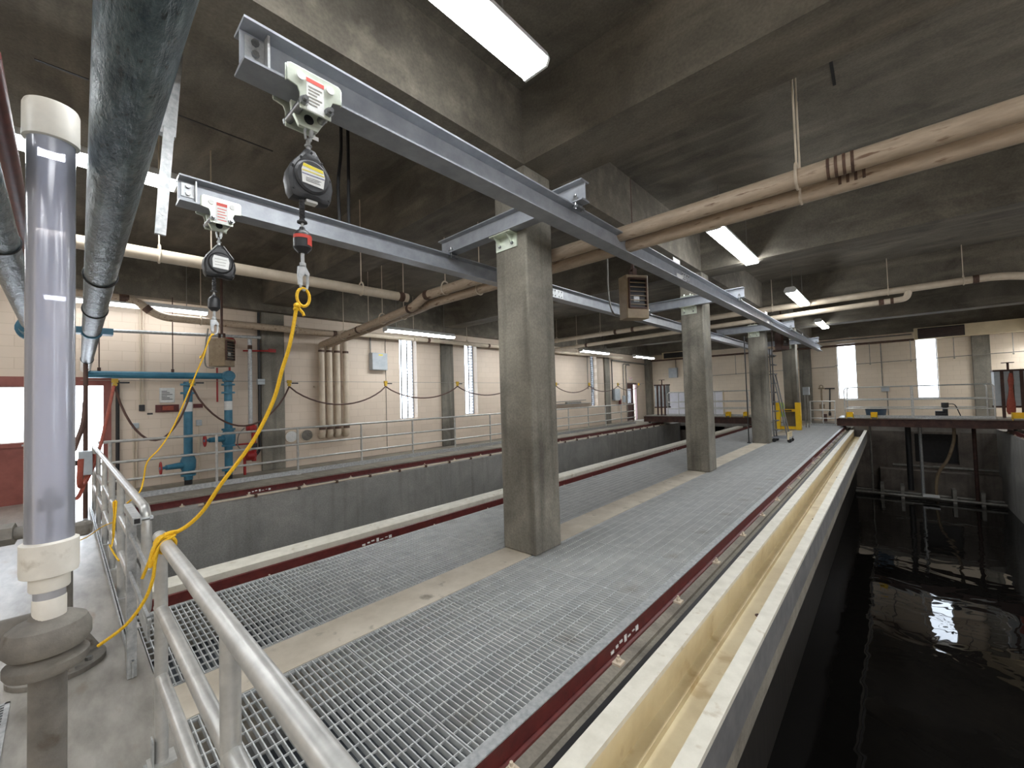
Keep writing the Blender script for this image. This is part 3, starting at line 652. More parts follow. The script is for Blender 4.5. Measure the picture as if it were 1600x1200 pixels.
guard('guard_rail', 'aluminium guard rail right in front of the camera, ending in a capped tube', 'x', .312, -2.60, 1.6, [-2.565, -1.37, -.2, 1.5], (1.03, .70, .39), .026, toe=False, cap=-1)
tag(MB().box(-2.595, .276, 0, -2.535, .282, .12).box(-2.595, .25, 0, -2.535, .282, .006).build('post_bracket', GALV), 'small galvanised foot bracket at the capped rail post', 'bracket')
g = guard('guard_rail', 'aluminium guard rail crossing to the outside door along the cross walkway', 'x', .34, -9.9, -3.6, [-9.7, -8.4, -7.1, -5.95, -5.0, -4.25], (1.03, .70, .39), .026, toe=True, cap=None, toe_off=.018, toe_end=.15)
MB().bend([(-3.65, .34, 1.03), (-3.34, .34, 1.03), (-3.34, .34, .39), (-3.65, .34, .39)], .026, .14).cyl((-3.65, .34, .70), (-3.34, .34, .70), .022).build('end_loop', ALU, g)
g = thing('gate_latch', 'galvanised square gate post with latch bars closing the gap between rails', 'gate post', (-3.5, .28, 0))
MB().box(-3.53, .262, .004, -3.47, .308, .99).build('square_post', GALV, g, .003)
MB().box(-3.66, .262, .985, -3.16, .302, 1.03).build('square_tube', GALV, g, .003)
MB().box(-3.163, .269, .994, -3.159, .295, 1.021).build('tube_mouth', BLACK, g)
MB().box(-3.47, .27, .86, -2.6, .282, .885).build('latch_bar', GALV, g)
MB().box(-3.47, .27, .62, -2.6, .282, .65).box(-2.95, .268, .55, -2.62, .279, .622).build('latch_bar', GALV, g)
each('bolt', BOLT, g, [MB().cyl((-3.2, .30, 1.005), (-3.2, .345, 1.005), .008, n=8).cyl((-3.2, .34, 1.005), (-3.2, .355, 1.005), .016, n=6), MB().cyl((-2.64, .268, .64), (-2.64, .30, .64), .016, n=10)])
guard('guard_rail', 'long aluminium guard rail on the far side of the left tank', 'y', -10.1, .4, 20.7, [.55 + 1.55 * k for k in range(13)] + [20.6], (1.06, .69, .36), .025, toe=True, toe_side=1)
guard('guard_rail', 'short guard rail gate section between yellow gate and right bridge', 'x', 21.9, -2.6, -1.72, [-2.58, -2.15, -1.74], (1.05, .67, .33), .022, toe=True, plate=False)
guard('guard_rail', 'guard rail along the walkway on the far right tank side', 'y', 3.5, 2, 20.4, [2 + 1.6 * k for k in range(12)], (1.06, .69, .36), .025)

# ------------------------------------------------------------------ travelling bridges
def bridge(label, x0, x1, tall, y=21.3, yd=1.7, rail_x=(0, 1)):
    t = thing('travelling_bridge', label, 'bridge', (x0, y, .06))
    MB().box(x0, y, .07, x1, y + .012, .36).box(x0, y - .05, .345, x1, y + .08, .36).box(x0, y - .05, .07, x1, y + .08, .085).build('girder', STEELD, t)
    MB().box(x0, y + yd - .012, .07, x1, y + yd, .36).box(x0, y + yd - .08, .345, x1, y + yd + .05, .36).build('girder', STEELD, t)
    MB().box(x0 + .05, y + .02, .361, x1 - .05, y + yd - .02, .40).build('deck', CONDU, t)
    rx0, rx1 = rail_x
    for yy in (y + .1, y + yd - .1):
        mb = MB().bend([(rx0, yy, .4), (rx0, yy, 1.6), (rx1, yy, 1.6), (rx1, yy, .4)], .022, .14, n=10)
        for z in (1.1, .76): mb.cyl((rx0, yy, z), (rx1, yy, z), .02, n=10)
        n = max(2, round((rx1 - rx0) / 1.7))
        for k in range(1, n): mb.cyl((rx0 + (rx1 - rx0) * k / n, yy, .4), (rx0 + (rx1 - rx0) * k / n, yy, 1.6), .022, n=10)
        mb.build('handrail', ALU, t)
    MB().box(rx0, y + .09, .405, rx1, y + .1, .5).build('toe_plate', GALV, t)
    for x in (x0 + .22, x1 - .22):
        mb = MB()
        for yy in (y + .25, y + yd - .25): mb.cyl((x - .04, yy, .11), (x + .04, yy, .11), .11, n=20)
        mb.build('wheel', BLACK, t)
    return t
br = bridge('brown travelling bridge spanning the open right-hand tank', -1.65, 3.25, True, rail_x=(-1.38, 2.6))
bl = bridge('brown travelling bridge spanning the left tank behind the columns', -9.9, -4.6, True, rail_x=(-8.6, -4.85))
YB_ = 21.36
for i, (x0, x1, par, lab) in enumerate([(-1.34, -1.12, br, 'left end'), (-.6, -.4, br, 'second from left'), (2.95, 3.25, br, 'right end'), (-5.8, -5.6, bl, 'centre'), (-5.05, -4.85, bl, 'right end')]):
    mb = MB().box(x0, YB_ - .11, .43, x1, YB_ + .1, .445).box(x0, YB_ - .11, .36, x0 + .015, YB_ + .1, .6).box(x1 - .015, YB_ - .11, .36, x1, YB_ + .1, .6).box(x0, YB_ + .085, .44, x1, YB_ + .1, .62).box(x0, YB_ - .11, .44, x1, YB_ - .095, .54)
    mb.build('corner_bracket', YEL, par, label='yellow bracket on the bridge edge')
def cabinet(label, x0, x1, z0, z1, y0, y1, strap):
    t = thing('control_cabinet', label, 'control cabinet', (x0, y0, z0))
    B(x0, y0, z0 + .06, x1, y1, z1 - .06).build('panel_box', BOXG, t, .01)
    mb = MB().box(x0 - .02, y0 - .03, z1 - .06, x1 + .02, y1 + .03, z1).box(x0 - .02, y0 - .03, z0, x1 + .02, y1 + .03, z0 + .06)
    for f in (.25, .55, .85): mb.box(x0 + (x1 - x0) * f - .04, y0 - .04, .37, x0 + (x1 - x0) * f + .04, y0, z1)
    mb.build('frame', STEELD, t)
    MB().cyl((x0 + (x1 - x0) * .5, (y0 + y1) / 2, z1), (x0 + (x1 - x0) * .5, (y0 + y1) / 2, z1 + .25), .03).box(x0 + (x1 - x0) * .5 - .15, (y0 + y1) / 2 - .02, z1 + .23, x0 + (x1 - x0) * .5 + .15, (y0 + y1) / 2 + .02, z1 + .26).build('mast', STEELD, t)
    if strap:
        MB().loft([[(3.06 + .08 * cos(a) * s + .03 * (z - .6), 22.2 + .05 * sin(a) * s, z) for a in [2 * pi * i / 10 for i in range(10)]] for z, s in ((.52, .8), (.62, 1.35), (.9, 1.3), (1.2, .8), (1.45, .6), (1.7, .9), (1.95, .5))]).build('red_bag', STRAP, t)
    return t
cabinet('grey control cabinet in a brown frame, right end of the bridge', 2.72, 3.45, .75, 2.08, 22.25, 22.75, True)
cabinet('grey control cabinet in a brown frame, left end of the bridge', -9.4, -8.75, .8, 2.05, 21.65, 22.1, False)
t = thing('pump_motor', 'small black motor with a cable on the right bridge deck', 'motor', (1.4, 21.9, .41))
MB().cyl((1.2, 21.9, .53), (1.46, 21.9, .53), .12).box(1.2, 21.82, .41, 1.5, 21.98, .45).build('motor', BLACK, t)
MB().cyl((1.46, 21.9, .45), (1.46, 21.9, .95), .07).cyl((1.46, 21.9, .78), (1.46, 21.9, .95), .1).build('gearbox', BLACK, t)
MB().tube(smooth([(1.5, 21.9, .9), (1.7, 21.9, .88), (1.8, 21.9, .6), (1.85, 21.9, .42)]), .015, n=8).build('cable', BLACK, t)
t = thing('plastic_tub', 'dark blue plastic tub on the end walkway behind the bridge', 'tub', (-.5, 24.2, 0))
MB().lathe([(.28, 0.001), (.36, .62), (.39, .62), (.39, .66), (.34, .66), (.27, .05), (.01, .05)], (-.5, 24.2, 0), 'z', 24).build('tub', TUBB, t)
# things hanging below the right bridge
for x, yv, r, z1, m, lab in ((.45, 22.6, .09, -2.5, BLACK, 'thick black pipe hanging under the right bridge'), (.79, 22.6, .05, -2.75, GALV, 'grey pipe next to the black pipe under the right bridge'), (2.2, 22.6, .055, -2.78, STEELD, 'brown rod under the right end of the bridge'), (-.68, 22.4, .035, -2.7, CONDU, 'thin grey rod under the left end of the right bridge')):
    tag(MB().cyl((x, yv, .06), (x, yv, z1), r, n=14).build('hanging_pipe', m), lab, 'pipe')
t = thing('suction_hose', 'brown curved suction hose hanging from the bridge into the water', 'hose', (1.6, 22.6, .06))
MB().tube(smooth([(1.7, 22.6, .06), (1.68, 22.6, -.5), (1.5, 22.6, -1.2), (1.25, 22.6, -1.7), (1.15, 22.6, -2.2), (1.15, 22.6, -2.75)]), .05, n=12).build('hose', HEAT, t)
t = thing('sludge_collector', 'pale pipe collector lying across the tank at the waterline', 'collector', (-1.2, 22.3, -2.8))
MB().cyl((-1.22, 22.3, -2.68), (2.85, 22.3, -2.68), .06, n=14).cyl((-1.22, 22.75, -2.66), (2.85, 22.75, -2.66), .05, n=14).build('pipe', CONDU, t)
for x in (-.4, .2, 1.6, 2.3): B(x - .05, 22.25, -2.8, x + .05, 22.8, -2.3).build('stanchion', CONDU, t)
B(.75, 22.1, -2.62, 1.2, 22.4, -2.56).build('pump_plate', LABEL, t)
tag(MB().cyl((-.05, FAR - .02, -1.72), (2.9, FAR - .02, -1.72), .06).build('wall_pipe', CONDU), 'pale horizontal pipe across the dark end wall of the tank', 'pipe')

# yellow and other gates, ladder
t = thing('safety_gate', 'bright yellow frame gate in front of the farthest column', 'gate', (-3.03, 19.5, 0))
for x0, x1 in ((-3.48, -3.3), (-2.78, -2.6)): B(x0, 19.42, 0.003, x1, 19.62, 1.08).build('post', YEL, t, .01)
B(-3.3, 19.48, .72, -2.78, 19.56, .82).build('crossbar', YEL, t)
B(-3.3, 19.46, .03, -2.78, 19.58, .14).build('crossbar', YEL, t)
B(-3.17, 19.47, .735, -2.9, 19.48, .785).build('plate', BLACK, t)
t = thing('rolling_ladder', 'narrow dark steel rolling ladder beside the third column', 'ladder', (-2.55, 14.95, 0))
lx, ly = -2.70, 15.05
for yy in (ly - .18, ly + .18):
    MB().tube([(lx, yy, .15), (lx - .02, yy, 2.9)], .02, n=8).tube([(lx + .36, yy, .1), (lx + .05, yy, 2.1)], .02, n=8).build('stile', FACE, t)
for k in range(9): B(lx - .03, ly - .18, .35 + .29 * k, lx + .1, ly + .18, .38 + .29 * k).build('step', FACE, t)
MB().box(lx - .05, ly - .22, .12, lx + .45, ly - .18, .17).box(lx - .05, ly + .18, .12, lx + .45, ly + .22, .17).build('base_frame', STEEL, t)
for x in (lx, lx + .4):
    for yy in (ly - .2, ly + .2): MB().cyl((x, yy - .02, .062), (x, yy + .02, .062), .06, n=14).build('caster', BLACK, t)
B(lx + .36, ly - .3, .1, lx + .4, ly + .3, .32).build('kick_board', FRP, t)
tag(MB().cyl((-3.26, 14.25, .02), (-3.26, 14.25, 3.3), .016, n=8).box(-3.3, 14.21, .003, -3.22, 14.29, .03).box(-3.28, 14.24, 3.2, -3.17, 14.26, 3.22).build('conduit_run', BLACK), 'thin black conduit up the left side of third column', 'conduit')
t = thing('caged_ladder', 'thin fixed ladder rising between the third and fourth columns', 'ladder', (-3.5, 19.2, 1.2))
for yy, x in ((19.0, -3.42), ): MB().tube([(x + .06, yy, 4.088), (x, yy, 1.0)], .02, n=8).build('stile', STEELD, t)
for k in range(3): B(-3.55, 18.98, 1.5 + .7 * k, -3.3, 19.02, 1.53 + .7 * k).build('rung', STEELD, t)
t = thing('hi_vis_vest', 'lime green vest hanging on the farthest column', 'vest', (-3.3, 19.85, .5))
MB().loft([[(-3.3 + .09 * cos(a) * s, 19.85 + .035 * sin(a), z) for a in [2 * pi * i / 12 for i in range(12)]] for z, s in ((.5, 1), (.55, 1.1), (.75, 1.05), (.95, 1.1), (1.08, .8))]).build('vest_cloth', LIME, t)
# wall tools
t = thing('valve_key', 'black T handled valve key leaning on the end wall', 'valve key', (-2.2, 25.3, 0))
MB().cyl((-2.2, 25.2, .4), (-2.16, 25.26, 1.56), .03, n=10).cyl((-2.36, 25.26, 1.58), (-1.97, 25.26, 1.58), .03, n=10).box(-2.25, 25.15, .26, -2.15, 25.25, .42).build('bar', BLACK, t)
t = thing('hose_rack', 'beige valve stand with a hook left of the valve key', 'stand', (-2.48, 25.3, 0))
MB().cyl((-2.48, 25.1, .004), (-2.48, 25.1, 1.6), .035, n=12).cyl((-2.6, 25.1, 1.6), (-2.36, 25.1, 1.6), .03, n=10).torus((-2.48, 25.1, 1.68), .07, .018, 'y').box(-2.58, 25.02, .62, -2.38, 25.18, .82).build('stand', HEAT, t)
B(-2.42, 24.9, .003, -2.3, 25.1, .35).build('base', HEATD, t)

# ------------------------------------------------------------------ pipes along ceiling
def pipe(name, label, pts, r, m, R=.12, couplings=(), hangers=(), group=None, hr=.008, htop=SLAB, hm=None, n=18, cat='pipe'):
    t = thing(name, label, cat, pts[0], group)
    MB().bend(pts, r, R, n=n).build('pipe', m, t)
    for c0, c1 in couplings:
        MB().cyl(c0, c1, r * 1.06, n=n).build('coupling', COUP, t)
    for (x, y, z, ax) in hangers:
        mb = MB().cyl((x, y, z + r + .05), (x, y, htop), hr, n=8)
        if ax == 'x': mb.tube([(x, y + (r + .006) * cos(a), z + (r + .006) * sin(a) * (1.0 if sin(a) < 0 else 1.55)) for a in [2 * pi * i / 20 for i in range(21)]], .012, n=6)
        else: mb.tube([(x + (r + .006) * cos(a), y, z + (r + .006) * sin(a) * (1.0 if sin(a) < 0 else 1.55)) for a in [2 * pi * i / 20 for i in range(21)]], .012, n=6)
        mb.build('hanger', hm or BEIGE, t)
    return t
RA = .078
PZA, PZB = 3.40, 3.31
pipe('overhead_pipe', 'thick stained beige pipe crossing behind the nearest column, upper of the pair', [(XR, 4.15, PZA + .0), (-5.75, 4.15, PZA - .0), (-6.15, 4.17, PZA - .13), (-11.3, 4.72, PZA - .2), (-11.3, 4.72, 3.085)], RA, BEIGED, .12,
     couplings=[*[((-.30 + .05 * i, 4.15, PZA), (-.28 + .05 * i, 4.15, PZA)) for i in range(4)], ((-5.72, 4.15, PZA), (-5.62, 4.15, PZA)), ((-6.2, 4.175, PZA - .131), (-6.28, 4.184, PZA - .132)), ((-8.6, 4.43, PZA - .165), (-8.68, 4.439, PZA - .166))],
     hangers=[(-.50, 4.15, PZA, 'x'), (-5.2, 4.15, PZA, 'x'), (-7.4, 4.30, PZA - .148, 'x'), (-9.6, 4.54, PZA - .178, 'x'), (2.9, 4.15, PZA, 'x')])
pipe('overhead_pipe', 'stained beige pipe crossing behind the nearest column, lower of the pair', [(XR, 4.34, PZB + .02), (-5.8, 4.34, PZB + .0), (-6.2, 4.40, PZB - .01), (-11.3, 4.93, PZB - .11), (-11.3, 4.93, 3.085)], RA * .9, BEIGED, .1,
     couplings=[*[((-.24 + .05 * i, 4.34, PZB + .02), (-.22 + .05 * i, 4.34, PZB + .02)) for i in range(4)]], hangers=[(-.50, 4.34, PZB + .02, 'x'), (-4.6, 4.34, PZB, 'x'), (-8.6, 4.65, PZB - .057, 'x'), (-6.9, 4.47, PZB - .025, 'x')])
pipe('overhead_pipe', 'beige pipe running under the ceiling left of the monorails', [(-6.25, -.4, 3.41), (-6.1, 4.03, 3.41)], .075, BEIGE, couplings=[((-6.107, 3.85, 3.41), (-6.104, 3.95, 3.41))], hangers=[(-6.21, .75, 3.41, 'y'), (-6.2, 1.25, 3.41, 'y'), (-6.13, 3.2, 3.41, 'y')])
pipe('overhead_pipe', 'grey beige pipe with an S bend high along the left wall', [(-10.9, .0, 3.77), (-10.9, .95, 3.77), (-10.9, 1.3, 3.48), (-10.9, 5.0, 3.46)], .08, BEIGED, .22, couplings=[((-10.9, .72, 3.77), (-10.9, .86, 3.77)), ((-10.9, 1.1, 3.65), (-10.9, 1.18, 3.58)), ((-10.9, 4.85, 3.46), (-10.9, 4.95, 3.46))], hangers=[(-10.9, 2.0, 3.475, 'y'), (-10.9, 3.95, 3.465, 'y')])
pipe('overhead_pipe', 'beige pipe along the top of the left wall beyond the riser group', [(-10.9, 5.2, 3.52), (-10.9, 21, 3.62)], .07, BEIGE, couplings=[((-10.9, 7.9, 3.54), (-10.9, 8.0, 3.54)), ((-10.9, 10.6, 3.55), (-10.9, 10.7, 3.55))], hangers=[(-10.9, 7.4, 3.53, 'y'), (-10.9, 9.6, 3.54, 'y'), (-10.9, 12.5, 3.56, 'y'), (-10.9, 16.5, 3.6, 'y')])
RIS = [4.72, 4.93, 5.15, 5.39]
for k, y in enumerate(RIS):
    t = pipe('riser_pipe', 'beige vertical riser on the left wall, %s of four' % ['leftmost', 'second from left', 'third from left', 'rightmost'][k], [(-11.3, y, 3.08 if k < 2 else 3.42), (-11.3, y, .72), (-11.44, y, .72)], .075, BEIGE, .1, couplings=[((-11.3, y, .9), (-11.3, y, 1.0)), ((-11.3, y, 3.0), (-11.3, y, 3.06))], group='four risers on the left wall')
tag(MB().box(XL, 4.55, 2.05, XL + .09, 5.55, 2.09).build('pipe_strut', BEIGE), 'cream strut bracket behind the four riser pipes', 'bracket')
for y, m, lab in ((3.98, LABEL, 'round pale vent in the left wall beside the pilaster'), (4.36, CAST, 'round dark vent in the left wall beside the risers')):
    t = thing('wall_vent', lab, 'vent', (XL, y, .78), 'round wall vents')
    MB().lathe([(.155, 0), (.155, .03), (.13, .035), (.002, .03)], (XL + .001, y, .78), 'x', 28).build('disc', m, t)
    MB().torus((XL + .03, y, .78), .15, .012, 'x').build('rim', BEIGE, t)
# far pair of pipes, in front of the third cross beam
UZ = lambda x: 4.02 + .007 * min(x, 0)
LZ = lambda x: 3.775 + .019 * min(x, 0)
pipe('overhead_pipe', 'beige pipe crossing in front of the third ceiling beam, upper of the pair', [(XR, 14.12, 3.0), (1.95, 14.12, 4.02), (.0, 14.12, 4.02), (-10.8, 14.12, UZ(-10.8))], .085, BEIGE, .3,
     couplings=[((1.5, 14.12, 4.02), (1.6, 14.12, 4.02)), ((-6.9, 14.12, UZ(-6.9)), (-6.8, 14.12, UZ(-6.8))), ((-7.6, 14.12, UZ(-7.6)), (-7.5, 14.12, UZ(-7.5)))],
     hangers=[(-2.45, 14.12, UZ(-2.45), 'x'), (.07, 14.12, 4.02, 'x'), (1.36, 14.12, 4.02, 'x'), (-8.2, 14.12, UZ(-8.2), 'x'), (-10.3, 14.12, UZ(-10.3), 'x')])
pipe('overhead_pipe', 'beige pipe crossing in front of the third ceiling beam, lower of the pair', [(.44, 14.12, 3.97), (.40, 14.12, 3.79), (.2, 14.12, 3.775), (-10.6, 14.12, LZ(-10.6))], .07, BEIGE, .14,
     couplings=[((.10, 14.12, 3.775), (.16, 14.12, 3.775)), ((-.12, 14.12, LZ(-.12)), (-.02, 14.12, 3.775)), ((-8.9, 14.12, LZ(-8.9)), (-8.8, 14.12, LZ(-8.8)))], hangers=[(-9.3, 14.12, LZ(-9.3), 'x')])
# end wall services
t = pipe('overhead_pipe', 'dark pipe along the top of the end wall', [(-11.2, 25.15, 3.62), (5.6, 25.15, 3.62)], .05, COUP)
t = pipe('overhead_pipe', 'thin grey pipe just above the dark pipe on the end wall', [(-4.4, 25.1, 3.85), (.8, 25.1, 3.86)], .03, CONDU)
t = thing('suspended_conduit', 'thin conduit hung on short rods across the end wall', 'conduit', (-4.7, 25.0, 2.6))
MB().cyl((-8.0, 25.0, 2.48), (-1.9, 25.0, 2.62), .014, n=8).cyl((-1.9, 25.0, 2.66), (5.5, 25.0, 2.85), .014, n=8).build('conduit', CONDU, t)
for x in (-6.2, -4.0, -.62, .73, 2.02, 3.6): MB().cyl((x, 25.0, 2.56 + .04 * (x + 5) * .55), (x, 25.0, 3.6), .012, n=8).ball((x, 25.0, 2.55 + .04 * (x + 5) * .55), .03).build('drop_rod', CONDU, t)
t = thing('supply_duct', 'beige rectangular duct with a dark louvre high on the end wall', 'duct', (.86, 24.7, 3.57))
B(.86, 24.7, 3.57, XR, 25.05, 4.06).build('duct', DUCT, t)
lv = MB()
for k in range(9): lv.box(1.0, 24.66, 3.62 + .042 * k, 2.3, 24.7, 3.637 + .042 * k)
f = MB().box(.97, 24.68, 3.6, 2.33, 24.699, 4.03).build('louvre', BLACK, t); lv.build('louvre_blade', HEATD, f)
t = thing('wall_louvre', 'dark louvre in a cream frame high on the end wall behind column two', 'louvre', (-10.25, 25.05, 3.65))
MB().box(-10.3, 25.02, 3.66, -10.2, 25.08, 4.06).box(-10.2, 25.02, 3.66, -8.2, 25.08, 3.7).box(-10.2, 25.02, 4.02, -8.2, 25.08, 4.06).build('frame', DUCT, t)
B(-10.2, 25.04, 3.7, -8.2, 25.07, 4.02).build('louvre', BLACK, t)

# foil wrapped pipes overhead left
def WY(x): return .1 + .0175 * max(0.0, -1.0 - x)
WYC = .1
t = thing('wrapped_pipe', 'large foil wrapped pipe overhead running to the left wall', 'insulated pipe', (-1, WYC, 2.4))
MB().tube([(2.2 - .13 * i, WY(2.2 - .13 * i), 2.4 + .0015 * sin(i * 2.1)) for i in range(int((11.0 + 2.2) / .13))], .0668, n=26).build('wrap', WRAP, t)
for x in (-3.25, -4.4, -8.9): MB().torus((x, WY(x), 2.4), .0685, .006, 'x', 28, 8).build('strap', BLACK, t)
MB().cyl((-5.72, WY(-5.7), 2.4), (-5.62, WY(-5.7), 2.4), .08, n=24).box(-5.74, .24, 2.37, -5.6, .33, 2.43).box(-5.74, .03, 2.37, -5.6, .12, 2.43).build('clamp', BLUE, t, label='blue pipe clamp')
MB().cyl((-8.95, WY(-8.95), 2.4), (-11.2, WY(-11.2), 2.4), .0705, n=24).build('bare_end', WHITE, t, label='white jacketed end of the pipe')
t = thing('wrapped_pipe', 'second foil wrapped pipe left of the clear tube, at picture edge', 'insulated pipe', (-2.5, -.19, 2.4))
MB().tube([(.2 - .13 * i, -.192, 2.4) for i in range(44)], .06, n=24).build('wrap', WRAP, t)
MB().torus((-2.85, -.192, 2.4), .061, .005, 'x', 28, 8).build('strap', BLACK, t)
MB().cyl((-5.5, -.192, 2.4), (-5.75, -.192, 2.4), .085, n=20).cyl((-5.75, -.192, 2.4), (-5.85, -.192, 2.4), .11, n=20).build('flange', BLUE, t, label='blue flange on the pipe end')
tag(MB().cyl((-2.8, -.236, 3.2), (-11.44, -.236, 3.2), .05, n=14).build('red_pipe', RED), 'dark red pipe behind the foil wrapped pipe, upper left edge', 'pipe')
t = thing('strut_hanger', 'pair of galvanised channel struts hanging from the ceiling by the wrapped pipe', 'strut', (-3.55, .6, 4.8))
def bar(p, q, w, d):
    p, q = Vector(p), Vector(q); v = (q - p).normalized(); a = Vector((1, 0, 0)); b = v.cross(a)
    return MB().add([c + a * i * d / 2 + b * j * w / 2 for c in (p, q) for i, j in ((-1, -1), (1, -1), (1, 1), (-1, 1))], [(3, 2, 1, 0), (4, 5, 6, 7), (0, 1, 5, 4), (1, 2, 6, 5), (2, 3, 7, 6), (3, 0, 4, 7)])
bar((-3.9, .60, 4.86), (-3.9, .518, 3.67), .095, .06).build('strut', GALV, t)
bar((-3.86, .525, 3.72), (-3.86, .472, 2.9), .062, .03).cyl((-3.85, .485, 3.05), (-3.84, .485, 3.05), .012, n=8).build('strut_extension', GALV, t)
t = thing('hanging_cables', 'pair of black cables hanging from the ceiling behind the nearest lifeline', 'cable', (-4.5, 1.5, 4.0))
MB().tube(smooth([(-4.32, 2.05, SLAB), (-4.32, 2.05, 4.4), (-4.34, 2.02, 4.0), (-4.32, 2.03, 3.5)]), .018, n=8).tube(smooth([(-4.34, 2.14, SLAB), (-4.34, 2.14, 4.3), (-4.33, 2.13, 3.6), (-4.32, 2.14, 3.4)]), .018, n=8).build('cable', BLACK, t)

# ------------------------------------------------------------------ blue pump piping
t = thing('blue_manifold', 'blue painted pipe header with two valved drops on left wall', 'pipework', (-10.95, 1.75, 0))
MB().cyl((-10.95, .3, 2.29), (-10.95, 2.5, 2.29), .068).build('header', BLUE, t)
MB().lathe([(.1, -.12), (.12, -.1), (.12, .1), (.1, .12)], (-10.95, 2.5, 2.29), 'x', 22).lathe([(.09, -.13), (.11, -.12), (.11, .02)], (-10.95, 2.5, 2.29), 'z', 22).build('elbow', BLUE, t)
for k, (y, zv) in enumerate(((1.78, .42), (2.5, .9))):
    mb = MB().cyl((-10.95, y, .1), (-10.95, y, 2.16), .078)
    mb.build('drop_pipe', BLUE, t)
    each('flange', BLUE, t, [MB().cyl((-10.95, y, z - .02), (-10.95, y, z + .02), .13, n=22) for z in (.2, zv + .2, zv - .16, 2.1, 1.92)])
    MB().cyl((-10.95, y, .0), (-10.95, y, .1), .07).build('foot', BLACK, t)
    vb = MB().lathe([(.1, -.16), (.13, -.08), (.135, .08), (.1, .18)], (-10.95, y, zv), 'z', 20).cyl((-10.95, y, zv), (-10.8, y - .38, zv), .075, .05).cyl((-10.8, y - .38, zv), (-10.76, y - .48, zv), .028)
    v = vb.build('gate_valve', BLUE, t)
    MB().torus((-10.765, y - .47, zv), .12, .014, 'y', 24, 8).cyl((-10.885, y - .47, zv), (-10.645, y - .47, zv), .01, n=6).cyl((-10.765, y - .47, zv - .12), (-10.765, y - .47, zv + .12), .01, n=6).build('handwheel', REDB, v, label='red handwheel')
    B(-10.871, y - .05, 1.55, -10.869, y + .05, 1.73).build('marker', LABEL, t, label='white pipe marker')
    MB().lathe([(.0795, -.1), (.0795, .1)], (-10.95, y, 1.63), 'z', 20).build('marker_band', LABEL, t)
each('hanger_rod', STEELD, t, [MB().cyl((-10.95, y, 2.35), (-10.95, y, 3.92), .009, n=8).cyl((-10.95, y, 2.33), (-10.95, y, 2.42), .025, n=8) for y in (.45, 1.53)])
# festoon cable
FY = [.64, 1.78, 3.64, 6.19, 8.83, 11.6, 14.3, 16.95, 19.75, 22.2]
SAG = [1.0, 1.17, 1.57, 1.68, 1.72, 1.75, 1.74, 1.76, 1.8]
FX = -10.55
t = thing('festoon_cable', 'brown festoon cable hanging in loops below a wire on left wall', 'festoon cable', (FX, .64, 2.12))
MB().cyl((FX, .2, 2.16), (FX, 22.9, 2.16), .005, n=6).build('support_wire', CONDU, t)
mbs = MB()
for i in range(len(FY) - 1):
    a, b = FY[i], FY[i + 1]; s = SAG[i]
    pts = []
    for j in range(17):
        u = j / 16; w = 4 * u * (1 - u); pts.append((FX, a + (b - a) * u, 2.04 - (2.04 - s) * (w ** .85)))
    mbs.tube(pts, .019, n=8)
mbs.build('looped_cable', CABLE, t)
MB().tube(smooth([(-10.55, .627, 2.058), (-10.0, .53, 1.626), (-9.3, .41, 1.12), (-8.6, .29, .80), (-8.25, .20, .61), (-8.15, .16, .60), (-8.12, .15, .70), (-8.15, .16, .97)]), .032, n=8, flat=.6).build('cable_end', STRAP, t, label='reddish brown bundled cable end')
first = None
for y in FY:
    if first is None:
        first = MB().box(FX - .03, y - .045, 2.115, FX + .03, y + .045, 2.19).cyl((FX - .03, y, 2.08), (FX + .03, y, 2.08), .035, n=14).build('cable_trolley', BRASS, t, label='yellow cable trolley')
        fb = B(FX - .012, y + .06, 2.105, FX + .012, y + .2, 2.135).build('bumper', BLACK, t)
    else:
        q = first.copy(); COL.objects.link(q); q.parent = t; q.location = (0, y - FY[0], 0)
        q = fb.copy(); COL.objects.link(q); q.parent = t; q.location = (0, y - FY[0], 0)

# wall equipment, left
def wallbox(name, label, y0, y1, z0, z1, m, d=.12, cat='enclosure', x=XL, handle=True):
    t = thing(name, label, cat, (x, (y0 + y1) / 2, z0))
    B(x + .001, y0, z0, x + d, y1, z1).build('case', m, t, .006)
    B(x + d, y0 + .01, z0 + .01, x + d + .008, y1 - .01, z1 - .01).build('cover', m, t, .003)
    return t
t = wallbox('electrical_enclosure', 'large grey electrical enclosure on left wall right of the risers', 6.18, 6.68, 2.56, 3.07, BOXG, .2)
B(XL + .209, 6.38, 2.99, XL + .211, 6.52, 3.03).build('label_plate', LYEL, t); MB().cyl((XL + .06, 6.2, 3.07), (XL + .06, 6.2, 3.9), .022, n=8).build('conduit', CONDU, t)
t = wallbox('notice_board', 'white printed notice above the red rack on left wall', 1.375, 1.63, 1.73, 2.05, LABEL, .02, 'notice')
ln = MB()
for k in range(6): ln.box(XL + .0285, 1.41, 1.97 - .035 * k, XL + .0295, 1.5 + .09 * ((k * 7) % 3) / 2, 1.985 - .035 * k)
ln.build('print', INK, t)
t = thing('red_rack', 'red wall rack with an orange kit under the white notice', 'rack', (XL, 1.5, 1.53))
B(XL + .001, 1.31, 1.53, XL + .04, 1.7, 1.69).build('rack', RED, t); B(XL + .04, 1.42, 1.57, XL + .1, 1.6, 1.66).build('kit', STRAP, t)
tag(B(XL + .001, 1.95, 1.6, XL + .05, 2.12, 1.69).build('red_bracket', RED), 'short dark red bracket right of the blue drop pipe', 'bracket')
t = wallbox('junction_box', 'small dark switch box on the left wall near the outside door', 1.05, 1.14, 1.57, 1.7, BLACK, .06)
MB().cyl((XL + .02, 1.07, 1.7), (XL + .02, 1.07, 3.9), .012, n=8).cyl((XL + .02, 1.12, 1.7), (XL + .02, 1.12, 3.9), .012, n=8).build('conduit', BEIGE, t)
